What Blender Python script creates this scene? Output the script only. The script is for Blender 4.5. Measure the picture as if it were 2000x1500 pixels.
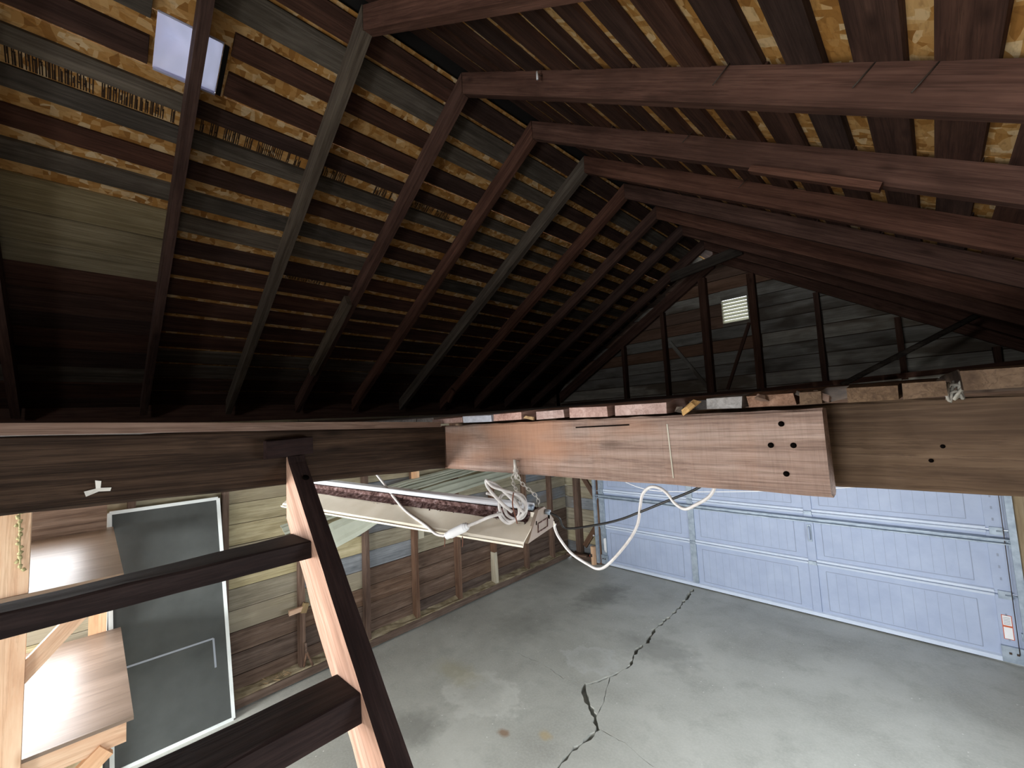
import bpy, bmesh, math, random
from mathutils import Vector, Matrix
random.seed(7)
S = bpy.context.scene
for o in list(bpy.data.objects): bpy.data.objects.remove(o)

# ------------------------------------------------------------------ camera
cd = bpy.data.cameras.new('camera'); cam = bpy.data.objects.new('camera', cd); S.collection.objects.link(cam)
cd.sensor_width = 36; cd.lens = 821.4336/2000*36; cd.clip_start = .02
FW = Vector((-0.7055097, 0.70379283, 0.08325695)); RT = Vector((0.70246989, 0.71000824, -0.0492378)); UP = Vector((0.09376633, -0.02374775, 0.99531097))
CAM = Vector((0, 0, 2.2703))
cam.matrix_world = Matrix(((RT.x, UP.x, -FW.x, CAM.x), (RT.y, UP.y, -FW.y, CAM.y), (RT.z, UP.z, -FW.z, CAM.z), (0, 0, 0, 1)))
S.camera = cam

# ------------------------------------------------------------------ world, daylight, added fill, exposure
W = bpy.data.worlds.new('overcast'); S.world = W; W.use_nodes = True
bg = W.node_tree.nodes['Background']; bg.inputs[0].default_value = (.86, .93, 1, 1); bg.inputs[1].default_value = 2.6
S.view_settings.view_transform = 'Standard'; S.view_settings.look = 'None'; S.view_settings.gamma = 1
S.view_settings.use_curve_mapping = False; S.view_settings.exposure = 0.35
def area(name, loc, rot, sx, sy, power, col):
    l = bpy.data.lights.new(name, 'AREA'); l.shape = 'RECTANGLE'; l.size = sx; l.size_y = sy; l.energy = power; l.color = col
    o = bpy.data.objects.new(name, l); S.collection.objects.link(o); o.location = loc; o.rotation_euler = rot; return o
R = math.radians
def daylight(name, loc, heading, down, sx, sy, power, col, spread=160):
    """area light for daylight or added fill: heading = direction it travels in plan (deg from +x), down = tilt below level"""
    o = area(name, loc, (R(90-down), 0, R(heading-90)), sx, sy, power, col); o.data.spread = R(spread); return o
daylight('daylight_back_door', (-.60, -2.70, 1.02), 90, 22, .9, 1.9, 58, (.94, .97, 1), 160)
daylight('fill_light_right', (.80, -.45, 1.45), 180, 35, 1.0, .95, 16, (.94, .97, 1), 150)  # added lamp to lift the left roof slope, no known window here
daylight('fill_light_right', (.80, 2.7, 1.60), 180, 20, 1.9, .7, 50, (.88, .94, 1), 170)  # added lamp to brighten the lower room without the attic
daylight('fill_light_back', (-3.0, -2.70, 1.45), 80, 42, 1.2, .9, 260, (.95, .98, 1), 165)  # added lamp to brighten the middle of the floor and the header
daylight('daylight_back_gable', (-1.25, -2.72, 2.98), 90, 8, .55, .5, 14, (.96, .97, 1), 165)
daylight('fill_light_left', (-4.32, -1.75, 1.64), 25, 40, .76, .9, 140, (.96, .98, 1), 165)  # added lamp for the floor, its opening is made up
daylight('daylight_side_window', (-4.33, -.45, 1.64), 0, 12, .8, .9, 21, (.98, .98, 1), 160)

# ------------------------------------------------------------------ helpers
def link(o):
    S.collection.objects.link(o); return o
def par(o, p):
    if p is not None:
        o.parent = p; o.matrix_parent_inverse = p.matrix_basis.inverted()
    return o
def empty(name, loc=(0, 0, 0), label=None, cat=None, group=None, kind=None):
    o = bpy.data.objects.new(name, None); link(o); o.location = loc; o.empty_display_size = .1
    return tag(o, label, cat, group, kind)
def tag(o, label=None, cat=None, group=None, kind=None):
    if label: o['label'] = label
    if cat: o['category'] = cat
    if group: o['group'] = group
    if kind: o['kind'] = kind
    return o
def mesh(name, vs, fs, mat, parent=None, M=None, smooth=False):
    me = bpy.data.meshes.new(name); me.from_pydata([tuple(v) for v in vs], [], fs); me.update()
    bm = bmesh.new(); bm.from_mesh(me); bmesh.ops.recalc_face_normals(bm, faces=bm.faces); bm.to_mesh(me); bm.free()
    if smooth:
        for p in me.polygons: p.use_smooth = True
    me.materials.append(mat)
    o = bpy.data.objects.new(name, me); link(o)
    if M is not None: o.matrix_world = M
    return par(o, parent)
def frame(a, b, up):
    a, b, up = Vector(a), Vector(b), Vector(up)
    x = (b-a).normalized(); y = up.cross(x).normalized(); z = x.cross(y)
    c = (a+b)/2
    return Matrix(((x.x, y.x, z.x, c.x), (x.y, y.y, z.y, c.y), (x.z, y.z, z.z, c.z), (0, 0, 0, 1))), (b-a).length
def board(name, parent, a, b, up, w, t, mat, seg=1, jit=0.0, bev=0.0):
    """box whose local X runs a->b, thickness t along up, width w across; jittered edges for rough timber"""
    M, L = frame(a, b, up); vs = []; fs = []
    ring = [(-w/2, -t/2), (w/2, -t/2), (w/2, t/2), (-w/2, t/2)]
    if bev:
        e = bev; ring = [(-w/2+e, -t/2), (w/2-e, -t/2), (w/2, -t/2+e), (w/2, t/2-e), (w/2-e, t/2), (-w/2+e, t/2), (-w/2, t/2-e), (-w/2, -t/2+e)]
    n = len(ring)
    for i in range(seg+1):
        X = -L/2+L*i/seg
        for (y, z) in ring:
            j = jit
            vs.append((X+(random.uniform(-j, j) if i in (0, seg) else 0), y+random.uniform(-j, j), z+random.uniform(-j, j)))
    for i in range(seg):
        for k in range(n): fs.append((i*n+k, i*n+(k+1) % n, (i+1)*n+(k+1) % n, (i+1)*n+k))
    fs.append(tuple(range(n))); fs.append(tuple(seg*n+k for k in range(n)))
    return mesh(name, vs, fs, mat, parent, M)
def box(name, parent, lo, hi, mat, M=None):
    c = [(a+b)/2 for a, b in zip(lo, hi)]; h = [(b-a)/2 for a, b in zip(lo, hi)]
    vs = [(sx*h[0], sy*h[1], sz*h[2]) for sx in (-1, 1) for sy in (-1, 1) for sz in (-1, 1)]
    fs = [(0, 1, 3, 2), (4, 6, 7, 5), (0, 4, 5, 1), (2, 3, 7, 6), (0, 2, 6, 4), (1, 5, 7, 3)]
    T = Matrix.Translation(c)
    return mesh(name, vs, fs, mat, parent, (M @ T) if M is not None else T)
def prism(name, parent, poly, axis, a, b, mat):
    """poly in the two other axes, extruded along axis from a to b; local X kept along the longest poly direction via object coords"""
    vs = []
    for t in (a, b):
        for p in poly:
            v = list(p); v.insert(axis, t); vs.append(v)
    n = len(poly); fs = [tuple(range(n)), tuple(range(n, 2*n))]
    for i in range(n): fs.append((i, (i+1) % n, n+(i+1) % n, n+i))
    c = sum((Vector(v) for v in vs), Vector())/len(vs)
    return mesh(name, [Vector(v)-c for v in vs], fs, mat, parent, Matrix.Translation(c))
def prismx(name, parent, corners, thick, mat, jit=0):
    """planar polygon of 3-D corners (first edge gives local X), extruded by the vector thick"""
    P = [Vector(c) for c in corners]; T = Vector(thick)
    x = (P[1]-P[0]).normalized(); z = T.normalized(); y = z.cross(x).normalized(); x = y.cross(z)
    c = sum(P, Vector())/len(P)+T/2
    M = Matrix(((x.x, y.x, z.x, c.x), (x.y, y.y, z.y, c.y), (x.z, y.z, z.z, c.z), (0, 0, 0, 1))); I = M.inverted()
    vs = [I @ p for p in P]+[I @ (p+T) for p in P]; n = len(P)
    if jit: vs = [v+Vector([random.uniform(-jit, jit) for _ in range(3)]) for v in vs]
    fs = [tuple(range(n)), tuple(range(n, 2*n))]+[(i, (i+1) % n, n+(i+1) % n, n+i) for i in range(n)]
    return mesh(name, vs, fs, mat, parent, M)
def smoothpath(pts, n=6):
    P = [Vector(p) for p in pts]; out = []
    for i in range(len(P)-1):
        p0 = P[max(i-1, 0)]; p1 = P[i]; p2 = P[i+1]; p3 = P[min(i+2, len(P)-1)]
        for k in range(n):
            t = k/n
            out.append(.5*((2*p1)+(p2-p0)*t+(2*p0-5*p1+4*p2-p3)*t*t+(3*p1-p0-3*p2+p3)*t**3))
    out.append(P[-1]); return out
def tube(name, parent, pts, r, mat, sides=8, smooth=6, closed=False, rad=None):
    P = smoothpath(pts, smooth) if smooth else [Vector(p) for p in pts]
    if closed: P = P[:-1]
    c = sum(P, Vector())/len(P); n = len(P); vs = []; fs = []
    prev = None
    for i, p in enumerate(P):
        d = (P[(i+1) % n]-P[i-1]) if closed else (P[min(i+1, n-1)]-P[max(i-1, 0)])
        d.normalize()
        if prev is None: u = d.orthogonal().normalized()
        else:
            u = prev-d*prev.dot(d); u = u.normalized() if u.length > 1e-6 else d.orthogonal().normalized()
        prev = u; v = d.cross(u); rr = rad(i/(n-1)) if rad else r
        for k in range(sides):
            a = 2*math.pi*k/sides; vs.append(p-c+u*(math.cos(a)*rr)+v*(math.sin(a)*rr))
    m = n if closed else n-1
    for i in range(m):
        for k in range(sides):
            j = (i+1) % n
            fs.append((i*sides+k, i*sides+(k+1) % sides, j*sides+(k+1) % sides, j*sides+k))
    if not closed: fs.append(tuple(range(sides))); fs.append(tuple((n-1)*sides+k for k in range(sides)))
    return mesh(name, vs, fs, mat, parent, Matrix.Translation(c), smooth=True)

# ------------------------------------------------------------------ materials
def lin(h):
    h = h.lstrip('#'); r = [int(h[i:i+2], 16)/255 for i in (0, 2, 4)]
    return tuple(c/12.92 if c <= .04045 else ((c+.055)/1.055)**2.4 for c in r)+(1,)
class NT:
    def __init__(s, name, rough=.8, spec=.3, metal=0):
        s.m = bpy.data.materials.new(name); s.m.use_nodes = True; s.t = s.m.node_tree; s.b = s.t.nodes['Principled BSDF']
        s.b.inputs['Roughness'].default_value = rough; s.b.inputs['Metallic'].default_value = metal
        s.b.inputs['Specular IOR Level'].default_value = spec
    def n(s, typ, **kw):
        x = s.t.nodes.new(typ)
        for k, v in kw.items():
            if k[0] == '_': setattr(x, k[1:], v)
            else: s.inp(x, k.replace('__', ' '), v)
        return x
    def inp(s, x, k, v):
        i = x.inputs[int(k[1:])] if k[0] == 'i' and k[1:].isdigit() else x.inputs[k]
        if hasattr(v, 'links') or isinstance(v, bpy.types.NodeSocket): s.t.links.new(v, i)
        else: i.default_value = v
    def ramp(s, f, stops):
        r = s.t.nodes.new('ShaderNodeValToRGB'); e = r.color_ramp.elements
        while len(e) > len(stops): e.remove(e[-1])
        while len(e) < len(stops): e.new(.5)
        for x, (p, c) in zip(e, stops):
            x.position = p; x.color = lin(c) if isinstance(c, str) else (c, c, c, 1)
        s.t.links.new(f, r.inputs[0]); return r.outputs[0]
    def mix(s, f, a, b, mode='MIX'):
        x = s.t.nodes.new('ShaderNodeMix'); x.data_type = 'RGBA'; x.blend_type = mode
        for i, v in ((0, f), (6, a), (7, b)):
            if isinstance(v, bpy.types.NodeSocket): s.t.links.new(v, x.inputs[i])
            else: x.inputs[i].default_value = lin(v) if isinstance(v, str) else v
        return x.outputs[2]
    def math(s, op, a, b=0.0, c=0.0):
        x = s.t.nodes.new('ShaderNodeMath'); x.operation = op
        for i, v in enumerate((a, b, c)):
            if isinstance(v, bpy.types.NodeSocket): s.t.links.new(v, x.inputs[i])
            else: x.inputs[i].default_value = v
        return x.outputs[0]
    def coords(s, scale, rnd=True, kind='Object'):
        tc = s.t.nodes.new('ShaderNodeTexCoord'); mp = s.t.nodes.new('ShaderNodeMapping'); s.t.links.new(tc.outputs[kind], mp.inputs[0])
        mp.inputs['Scale'].default_value = scale
        if rnd:
            oi = s.t.nodes.new('ShaderNodeObjectInfo'); mu = s.t.nodes.new('ShaderNodeVectorMath'); mu.operation = 'SCALE'
            cx = s.t.nodes.new('ShaderNodeCombineXYZ')
            for k in range(3): s.t.links.new(oi.outputs['Random'], cx.inputs[k])
            s.t.links.new(cx.outputs[0], mu.inputs[0]); mu.inputs['Scale'].default_value = 37.3
            s.t.links.new(mu.outputs[0], mp.inputs['Location'])
        return mp.outputs[0]
    def noise(s, v, scale, detail=4, rough=.55, dist=0):
        x = s.n('ShaderNodeTexNoise', Scale=scale, Detail=detail, Roughness=rough, Distortion=dist); s.t.links.new(v, x.inputs['Vector']); return x.outputs['Fac']
    def base(s, c): s.inp(s.b, 'Base Color', c if isinstance(c, bpy.types.NodeSocket) else lin(c))
    def bump(s, h, st=.3, d=.004):
        x = s.n('ShaderNodeBump', Strength=st, Distance=d); s.t.links.new(h, x.inputs['Height']); s.t.links.new(x.outputs[0], s.b.inputs['Normal'])
def plain(name, col, rough=.5, spec=.4, metal=0):
    m = NT(name, rough, spec, metal); m.base(col); return m.m
def wood(name, dark, mid, light, rough=.85, grain=26, vary=.35, bump=.35, spec=.2, knots=True, mott=.35, sawn=0.0, stain=None):
    m = NT(name, rough, spec)
    v = m.coords((1.1, grain, grain)); g = m.noise(v, 1.0, 6, .62, .5)
    v2 = m.coords((4, grain*4, grain*4)); g2 = m.noise(v2, 1.0, 3, .6)
    f = m.math('MULTIPLY_ADD', g2, .35, m.math('MULTIPLY', g, .72))
    c = m.ramp(f, [(.30, dark), (.5, mid), (.72, light)])
    v6 = m.coords((.7, grain*2.2, grain*2.2)); sk = m.noise(v6, 1.0, 7, .68, .6)
    c = m.mix(m.math('MULTIPLY', m.ramp(sk, [(.44, 0.0), (.49, 1.0), (.515, 0.0)]), .55), c, dark)
    v7 = m.coords((9, grain*9, grain*9)); fz = m.noise(v7, 1.0, 2, .5)
    c = m.mix(m.math('MULTIPLY', m.ramp(fz, [(.5, 0.0), (.8, 1.0)]), .4), c, light)
    v3 = m.coords((2.2, 5, 5)); p = m.noise(v3, 1.3, 4, .6)
    c = m.mix(m.math('MULTIPLY', m.ramp(p, [(.42, 0.0), (.68, 1.0)]), mott), c, dark)
    if stain:
        v5 = m.coords((1.2, 3, 3)); q = m.noise(v5, 1.1, 3, .6)
        c = m.mix(m.ramp(q, [(.5, 0.0), (.62, .8)]), c, stain)
    if knots:
        v4 = m.coords((3.1, 9, 9)); k = m.n('ShaderNodeTexVoronoi', Scale=1.0); m.t.links.new(v4, k.inputs['Vector'])
        c = m.mix(m.ramp(k.outputs['Distance'], [(.0, .85), (.17, .0)]), c, dark)
    oi = m.n('ShaderNodeObjectInfo')
    r = m.math('MULTIPLY_ADD', oi.outputs['Random'], vary, 1-vary*.5)
    hsv = m.n('ShaderNodeHueSaturation', Value=r); m.t.links.new(c, hsv.inputs['Color'])
    m.t.links.new(m.math('MULTIPLY_ADD', oi.outputs['Random'], .3, .85), hsv.inputs['Saturation'])
    c = hsv.outputs[0]; h = f
    if sawn:
        mp = m.n('ShaderNodeMapping'); m.t.links.new(m.coords((1, 1, 1)), mp.inputs[0]); mp.inputs['Rotation'].default_value = (0, 0, .28); mp.inputs['Scale'].default_value = (150, 9, 9)
        w = m.noise(mp.outputs[0], 1.0, 3, .6, .4)
        mq = m.n('ShaderNodeMapping'); m.t.links.new(m.coords((1, 1, 1)), mq.inputs[0]); mq.inputs['Rotation'].default_value = (0, 0, .2); mq.inputs['Scale'].default_value = (22, 3, 3)
        w2 = m.noise(mq.outputs[0], 1.0, 2, .5)
        c = m.mix(m.math('MULTIPLY', m.ramp(w, [(.45, 0.0), (.65, 1.0)]), sawn), c, dark)
        c = m.mix(m.math('MULTIPLY', m.ramp(w2, [(.5, 0.0), (.7, 1.0)]), sawn*.8), c, stain or light)
        h = m.math('MULTIPLY_ADD', w, .8, f)
    m.base(c); m.bump(h, bump, .006); return m.m
M = {}
M['rafter'] = wood('rafter_wood', '#38261f', '#5e4339', '#7d5d50', vary=.5, grain=22, mott=.5)
M['rafter_grey'] = wood('rafter_grey_wood', '#443a31', '#685b4d', '#877a6a', vary=.3, grain=22)
M['skip_red'] = wood('skip_board_red', '#2c1e19', '#4a352d', '#63493e', vary=.5, grain=18, mott=.4)
M['skip_grey'] = wood('skip_board_grey', '#3b352e', '#61594f', '#82796d', vary=.5, grain=18, mott=.55)
M['weather'] = wood('weathered_wide_board', '#665b44', '#928568', '#b0a386', vary=.3, grain=24, mott=.4)
M['gable'] = wood('gable_board', '#757169', '#a5a197', '#c0bcb2', vary=.4, grain=20, mott=.5, stain='#615447')
M['gable_brown'] = wood('gable_board_brown', '#594639', '#836858', '#9c8070', vary=.3, grain=20)
M['gable_stud'] = wood('gable_stud', '#35261f', '#573f35', '#6e5449', vary=.3)
M['beam'] = wood('dark_weathered_beam', '#160e09', '#33251b', '#574435', grain=34, vary=.05, bump=1.0, mott=.45)
M['header'] = wood('rough_sawn_header', '#59463b', '#8c7163', '#ac9486', grain=26, vary=.05, sawn=.13, mott=.35, stain='#9b6d50')
M['header2'] = wood('dull_header', '#3a2c22', '#5b4939', '#766250', grain=16, vary=.05, mott=.5)
M['deck'] = wood('deck_board_end', '#7d6259', '#a88a80', '#c3a89e', vary=.3, grain=14, mott=.3)
M['deck_grey'] = wood('deck_board_grey', '#6b6663', '#928d89', '#b0aca8', vary=.3, grain=18, mott=.4)
M['deck_pale'] = wood('deck_board_pale', '#9a9ba3', '#b4b6c0', '#c8cad2', vary=.1, grain=14, mott=.2)
M['deck_edge'] = wood('deck_edge_board', '#523c30', '#7d6252', '#a08473', vary=.1, grain=20)
M['stair_dark'] = wood('dark_stair_wood', '#161010', '#271b19', '#392c29', vary=.1, grain=14, rough=.7, spec=.12, bump=.5, mott=.3)
M['stair_pale'] = wood('pale_stair_wood', '#725545', '#9b7966', '#bb9c89', vary=.1, grain=14, mott=.2, knots=False)
M['brown'] = wood('siding_brown', '#3e3129', '#5f4d41', '#7f6d60', vary=.4, grain=22, mott=.45)
M['tan'] = wood('siding_tan', '#6b624f', '#948a74', '#b0a790', vary=.3, grain=24, mott=.35, stain='#8c8371')
M['yellow'] = wood('siding_yellow', '#776d54', '#a49a7c', '#bfb599', vary=.2, grain=15, mott=.35)
M['bluegrey'] = wood('siding_bluegrey', '#54575a', '#787b7e', '#979a9c', vary=.35, grain=24, mott=.4, stain='#6d675f')
M['stud'] = wood('stud_wood', '#3f2e26', '#5f4a3d', '#7d6758', vary=.3, grain=18)
M['stud_pale'] = wood('stud_pale', '#88806f', '#b0a793', '#c7bfae', vary=.1, grain=18)
M['newwood'] = wood('new_pine', '#b38b6c', '#d0a888', '#e0c4a6', vary=.15, grain=8, mott=.15, bump=.1, rough=.6, spec=.4)
M['jamb'] = wood('jamb_wood', '#75614a', '#94805f', '#a89578', vary=.1, grain=8, mott=.2, bump=.1)
M['ply'] = wood('varnished_ply', '#665547', '#7d6a5a', '#948070', vary=.05, grain=5, mott=.2, bump=.03, rough=.37, spec=.32, knots=False)
M['pole'] = wood('old_pole', '#2e2823', '#4b433c', '#655c53', vary=.1)
M['chip'] = wood('broken_wood', '#6b5138', '#a2845f', '#c9ab80', vary=.6, grain=20)

def osb_mat():
    m = NT('osb', .75, .25)
    v = m.coords((1, 1, 1), rnd=False)
    wn = m.n('ShaderNodeTexNoise', Scale=7, Detail=2); m.t.links.new(v, wn.inputs['Vector'])
    def layer(sc, rot):
        mp = m.n('ShaderNodeMapping'); m.t.links.new(v, mp.inputs[0]); mp.inputs['Rotation'].default_value = (0, 0, rot); mp.inputs['Scale'].default_value = sc
        dv = m.n('ShaderNodeVectorMath', _operation='MULTIPLY_ADD'); m.t.links.new(wn.outputs['Color'], dv.inputs[0]); dv.inputs[1].default_value = (1.3, 1.3, 0); m.t.links.new(mp.outputs[0], dv.inputs[2])
        vo = m.n('ShaderNodeTexVoronoi', Scale=1.0, _voronoi_dimensions='2D'); m.t.links.new(dv.outputs[0], vo.inputs['Vector'])
        sp = m.n('ShaderNodeSeparateColor'); m.t.links.new(vo.outputs['Color'], sp.inputs[0])
        return sp, vo
    a, va = layer((13, 40, 1), .55); b, vb = layer((34, 12, 1), .35); cc, vc = layer((16, 34, 1), -.75)
    pal = [(.0, '#9a6a34'), (.22, '#b98544'), (.5, '#c8985a'), (.8, '#d8ae74'), (1, '#e8cda0')]
    ca = m.ramp(a.outputs[0], pal); cb = m.ramp(b.outputs[0], pal); c3 = m.ramp(cc.outputs[0], pal)
    c = m.mix(m.ramp(a.outputs[1], [(.45, 0.0), (.5, 1.0)]), ca, cb)
    c = m.mix(m.ramp(b.outputs[2], [(.6, 0.0), (.64, 1.0)]), c, c3)
    g = m.noise(m.coords((30, 90, 90), rnd=False), 1, 3)
    c = m.mix(m.math('MULTIPLY', m.ramp(g, [(.5, 0.0), (.75, 1.0)]), .45), c, '#7c5226')
    m.base(c); m.bump(m.math('ADD', a.outputs[2], m.math('MULTIPLY', b.outputs[1], .7)), .35, .003); return m.m
M['osb'] = osb_mat()

def floor_mat():
    m = NT('concrete', .55, .35)
    v = m.coords((1, 1, 1), rnd=False, kind='Object')
    n1 = m.noise(v, .9, 6, .6, .3); n2 = m.noise(v, 4, 5, .65); n3 = m.noise(v, 60, 3, .6)
    c = m.ramp(n1, [(.3, '#93938b'), (.5, '#abaca4'), (.7, '#bcbdb5')])
    c = m.mix(m.ramp(n2, [(.52, 0.0), (.78, .5)]), c, '#858780')
    c = m.mix(m.math('MULTIPLY', m.ramp(n3, [(.4, 0.0), (.7, 1.0)]), .25), c, '#c9cac2')
    sx = m.n('ShaderNodeSeparateXYZ'); m.t.links.new(v, sx.inputs[0])
    wob = m.noise(v, 9, 4, .6)
    def spot(x, y, rx, ry, ring=False, lo=.0):
        dx = m.math('DIVIDE', m.math('SUBTRACT', sx.outputs[0], x), rx); dy = m.math('DIVIDE', m.math('SUBTRACT', sx.outputs[1], y), ry)
        d = m.math('SQRT', m.math('ADD', m.math('MULTIPLY', dx, dx), m.math('MULTIPLY', dy, dy)))
        d = m.math('ADD', d, m.math('MULTIPLY', m.math('SUBTRACT', wob, .5), 1.3))
        if ring: return m.ramp(d, [(.35, .25), (.75, 1.0), (.95, .0)])
        return m.ramp(d, [(.35, 1.0), (1.0, 0.0)])
    for (x, y, rx, ry, ring, col, st) in [(-2.9, 2.36, .42, .30, True, '#cfd0c8', .5), (-2.5, 3.36, .30, .26, True, '#c3c6c2', .45), (-2.44, 2.17, .06, .05, False, '#8a6a4c', .75), (-2.2, 2.35, .07, .05, False, '#b39a63', .5),
                                          (-2.1, 3.9, .5, .3, False, '#73746d', .45), (-3.4, 3.4, .4, .4, False, '#77786f', .4), (-3.2, 4.6, .3, .5, False, '#6c6d66', .6), (-3.3, 2.4, .35, .18, False, '#a19a76', .4), (-3.0, 1.75, .3, .25, False, '#6b6c66', .5)]:
        c = m.mix(m.math('MULTIPLY', spot(x, y, rx, ry, ring), st), c, col)
    vo = m.n('ShaderNodeTexVoronoi', Scale=14.0); m.t.links.new(v, vo.inputs['Vector'])
    zone = m.ramp(m.noise(v, 1.6, 2), [(.48, 0.0), (.56, 1.0)])
    c = m.mix(m.math('MULTIPLY', m.ramp(vo.outputs['Distance'], [(.05, 1.0), (.09, 0.0)]), zone), c, '#d9dad4')
    m.base(c); m.bump(m.math('MULTIPLY_ADD', n3, .5, n2), .15, .004)
    m.t.links.new(m.ramp(n2, [(.3, .38), (.7, .62)]), m.b.inputs['Roughness']); return m.m
M['concrete'] = floor_mat()
M['drive'] = plain('driveway_concrete', '#c5c3bb', .9)
M['dirt'] = (lambda m: (m.base(m.ramp(m.noise(m.coords((9, 9, 9)), 1, 6), [(.3, '#6e6048'), (.6, '#958970'), (.75, '#a89d86')])), m.bump(m.noise(m.coords((40, 40, 40)), 1, 4), .5), m.m)[2])(NT('sill_dirt', .95, .1))
def painted(name, a, b, rough=.42, spec=.4, sc=6):
    m = NT(name, rough, spec); n = m.noise(m.coords((1, 1, 1)), sc, 4, .6); m.base(m.ramp(n, [(.35, a), (.7, b)])); return m.m
M['door'] = painted('door_steel_paint', '#9fabc4', '#a9b5cc')
M['rail'] = painted('door_rail', '#c3cedf', '#cfd9e8', .4)
M['groove'] = plain('door_emboss_line', '#8d96a8', .6)
M['galv'] = (lambda m: (m.base(m.ramp(m.noise(m.coords((14, 14, 14)), 1, 3), [(.3, '#8592a0'), (.65, '#a7b3bf')])), m.m)[1])(NT('galvanised_steel', .45, .5, .35))
M['seal'] = plain('rubber_seal', '#2b2c2e', .8)
M['white'] = painted('white_plastic', '#e2e2e4', '#f0f0f0', .4)
M['cord'] = painted('white_cord', '#b8b2ae', '#d2cecb', .45, sc=30)
M['blackcord'] = plain('black_cord', '#1d1b1a', .45)
M['cream'] = painted('cream_enamel', '#e2d8c4', '#efe7d6', .35, sc=9)
M['shadedcap'] = painted('shaded_cap_enamel', '#8f8073', '#a09082', .4, sc=9)  # cream enamel with shade painted in, cap catches too much light
M['dust'] = (lambda m: (m.base(m.ramp(m.noise(m.coords((60, 60, 60)), 1, 5), [(.35, '#3f2c28'), (.55, '#6c5450'), (.72, '#9b8685')])), m.bump(m.noise(m.coords((90, 90, 90)), 1, 4), .8), m.m)[2])(NT('dusty_top', .95, .1))
M['tube'] = plain('lamp_tube', '#eceef2', .25, .6)
M['chain'] = plain('grey_chain', '#c4beb6', .5, .5, .2)
M['rust'] = plain('rusty_metal', '#6b4536', .8, .3, .2)
M['iron'] = plain('dark_nail', '#4b4038', .6, .4, .4)
M['hole'] = plain('bolt_hole', '#0c0908', 1, 0)
M['vinyl'] = painted('vinyl_siding', '#a9ac9b', '#bcbfae', .4, sc=3)
M['frame'] = painted('white_frame', '#cfd5d3', '#e0e5e3', .45)
M['paper'] = plain('paper', '#dcdad2', .9)
M['plate'] = plain('cover_plate', '#cfc7ae', .5)
M['red'] = plain('red_lamp', '#c23a2a', .4)
M['orange'] = plain('orange_print', '#c4623f', .6)
M['ink'] = plain('print_ink', '#3a2a1c', .8)
M['greyink'] = plain('grey_print', '#8e949c', .8)
M['pod'] = painted('dry_pods', '#7f7650', '#bdb487', .9, sc=60)
M['flue'] = plain('dark_edge', '#1d1a18', .9)
M['cobweb'] = plain('cobweb_thread', '#a8a296', .8)
def screenmat():
    m = NT('insect_screen', .7, .3); m.base('#4c4f4d')
    n = m.noise(m.coords((2, 2, 2)), 2, 4); m.base(m.ramp(n, [(.3, '#3f4240'), (.7, '#4f5250')]))
    w = m.n('ShaderNodeTexChecker', Scale=1.0); m.t.links.new(m.coords((420, 420, 420), rnd=False), w.inputs['Vector'])
    m.bump(w.outputs['Fac'], .3, .001); m.b.inputs['Alpha'].default_value = .88; return m.m
M['screen'] = screenmat()
def translucent(name, col, f):
    m = NT(name, .5, .3); m.base(col)
    tr = m.n('ShaderNodeBsdfTranslucent', Color=lin(col)); mx = m.n('ShaderNodeMixShader', Fac=f)
    m.t.links.new(m.b.outputs[0], mx.inputs[1]); m.t.links.new(tr.outputs[0], mx.inputs[2]); m.t.links.new(mx.outputs[0], m.t.nodes['Material Output'].inputs[0]); return m.m
M['louvre'] = translucent('vent_plastic', '#e4e2d4', .5)
M['roofvent'] = translucent('roof_vent_plastic', '#cfcfe6', .16)

# ------------------------------------------------------------------ setting: dimensions
YG = 5.5                      # gable siding plane
XR, HR, ML, MR = -1.79, 4.19, .59, .643
RD = .115                     # rafter depth, square to the slope
YB = -2.72                    # back wall
XW = .78                      # right wall
def wx(y): return -4.235-.03*y          # inner face line of the left wall's sill
NL = Vector((-ML, 0, 1)).normalized(); DL = Vector((-1, 0, -ML)).normalized()
NR = Vector((MR, 0, 1)).normalized(); DR = Vector((1, 0, -MR)).normalized()
def roofL(s, y, d=0): return Vector((XR, y, HR))+DL*s+NL*d
def roofR(s, y, d=0): return Vector((XR, y, HR))+DR*s+NR*d

# floor slab with its cracks cut in
def ribbon(pts, w, jit):
    L = []; R = []; P = [Vector((x, y)) for x, y in pts]; Q = []
    for i in range(len(P)-1):
        k = max(1, int((P[i+1]-P[i]).length/.035))
        for j in range(k): Q.append(P[i].lerp(P[i+1], j/k)+Vector((random.uniform(-1, 1), random.uniform(-1, 1)))*jit*(1 if j else 0))
    Q.append(P[-1])
    for i, p in enumerate(Q):
        d = (Q[min(i+1, len(Q)-1)]-Q[max(i-1, 0)]).normalized(); n = Vector((-d.y, d.x))
        ww = w*(random.choice((.22, .5, .9, 1.2, 1.4)) if 0 < i < len(Q)-1 else .3)
        L.append(p+n*ww/2); R.append(p-n*ww/2)
    n = len(Q); vs = []; fs = []
    for z in (-.06, .05):
        for a, b in zip(L, R): vs += [(a.x, a.y, z), (b.x, b.y, z)]
    for i in range(n-1):
        a = 2*i; b = 2*n+2*i
        fs += [(a, a+1, a+3, a+2), (b, b+2, b+3, b+1), (a, a+2, b+2, b), (a+1, b+1, b+3, a+3)]
    fs += [(0, 2*n, 2*n+1, 1), (2*n-2, 2*n-1, 4*n-1, 4*n-2)]
    return vs, fs
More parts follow.
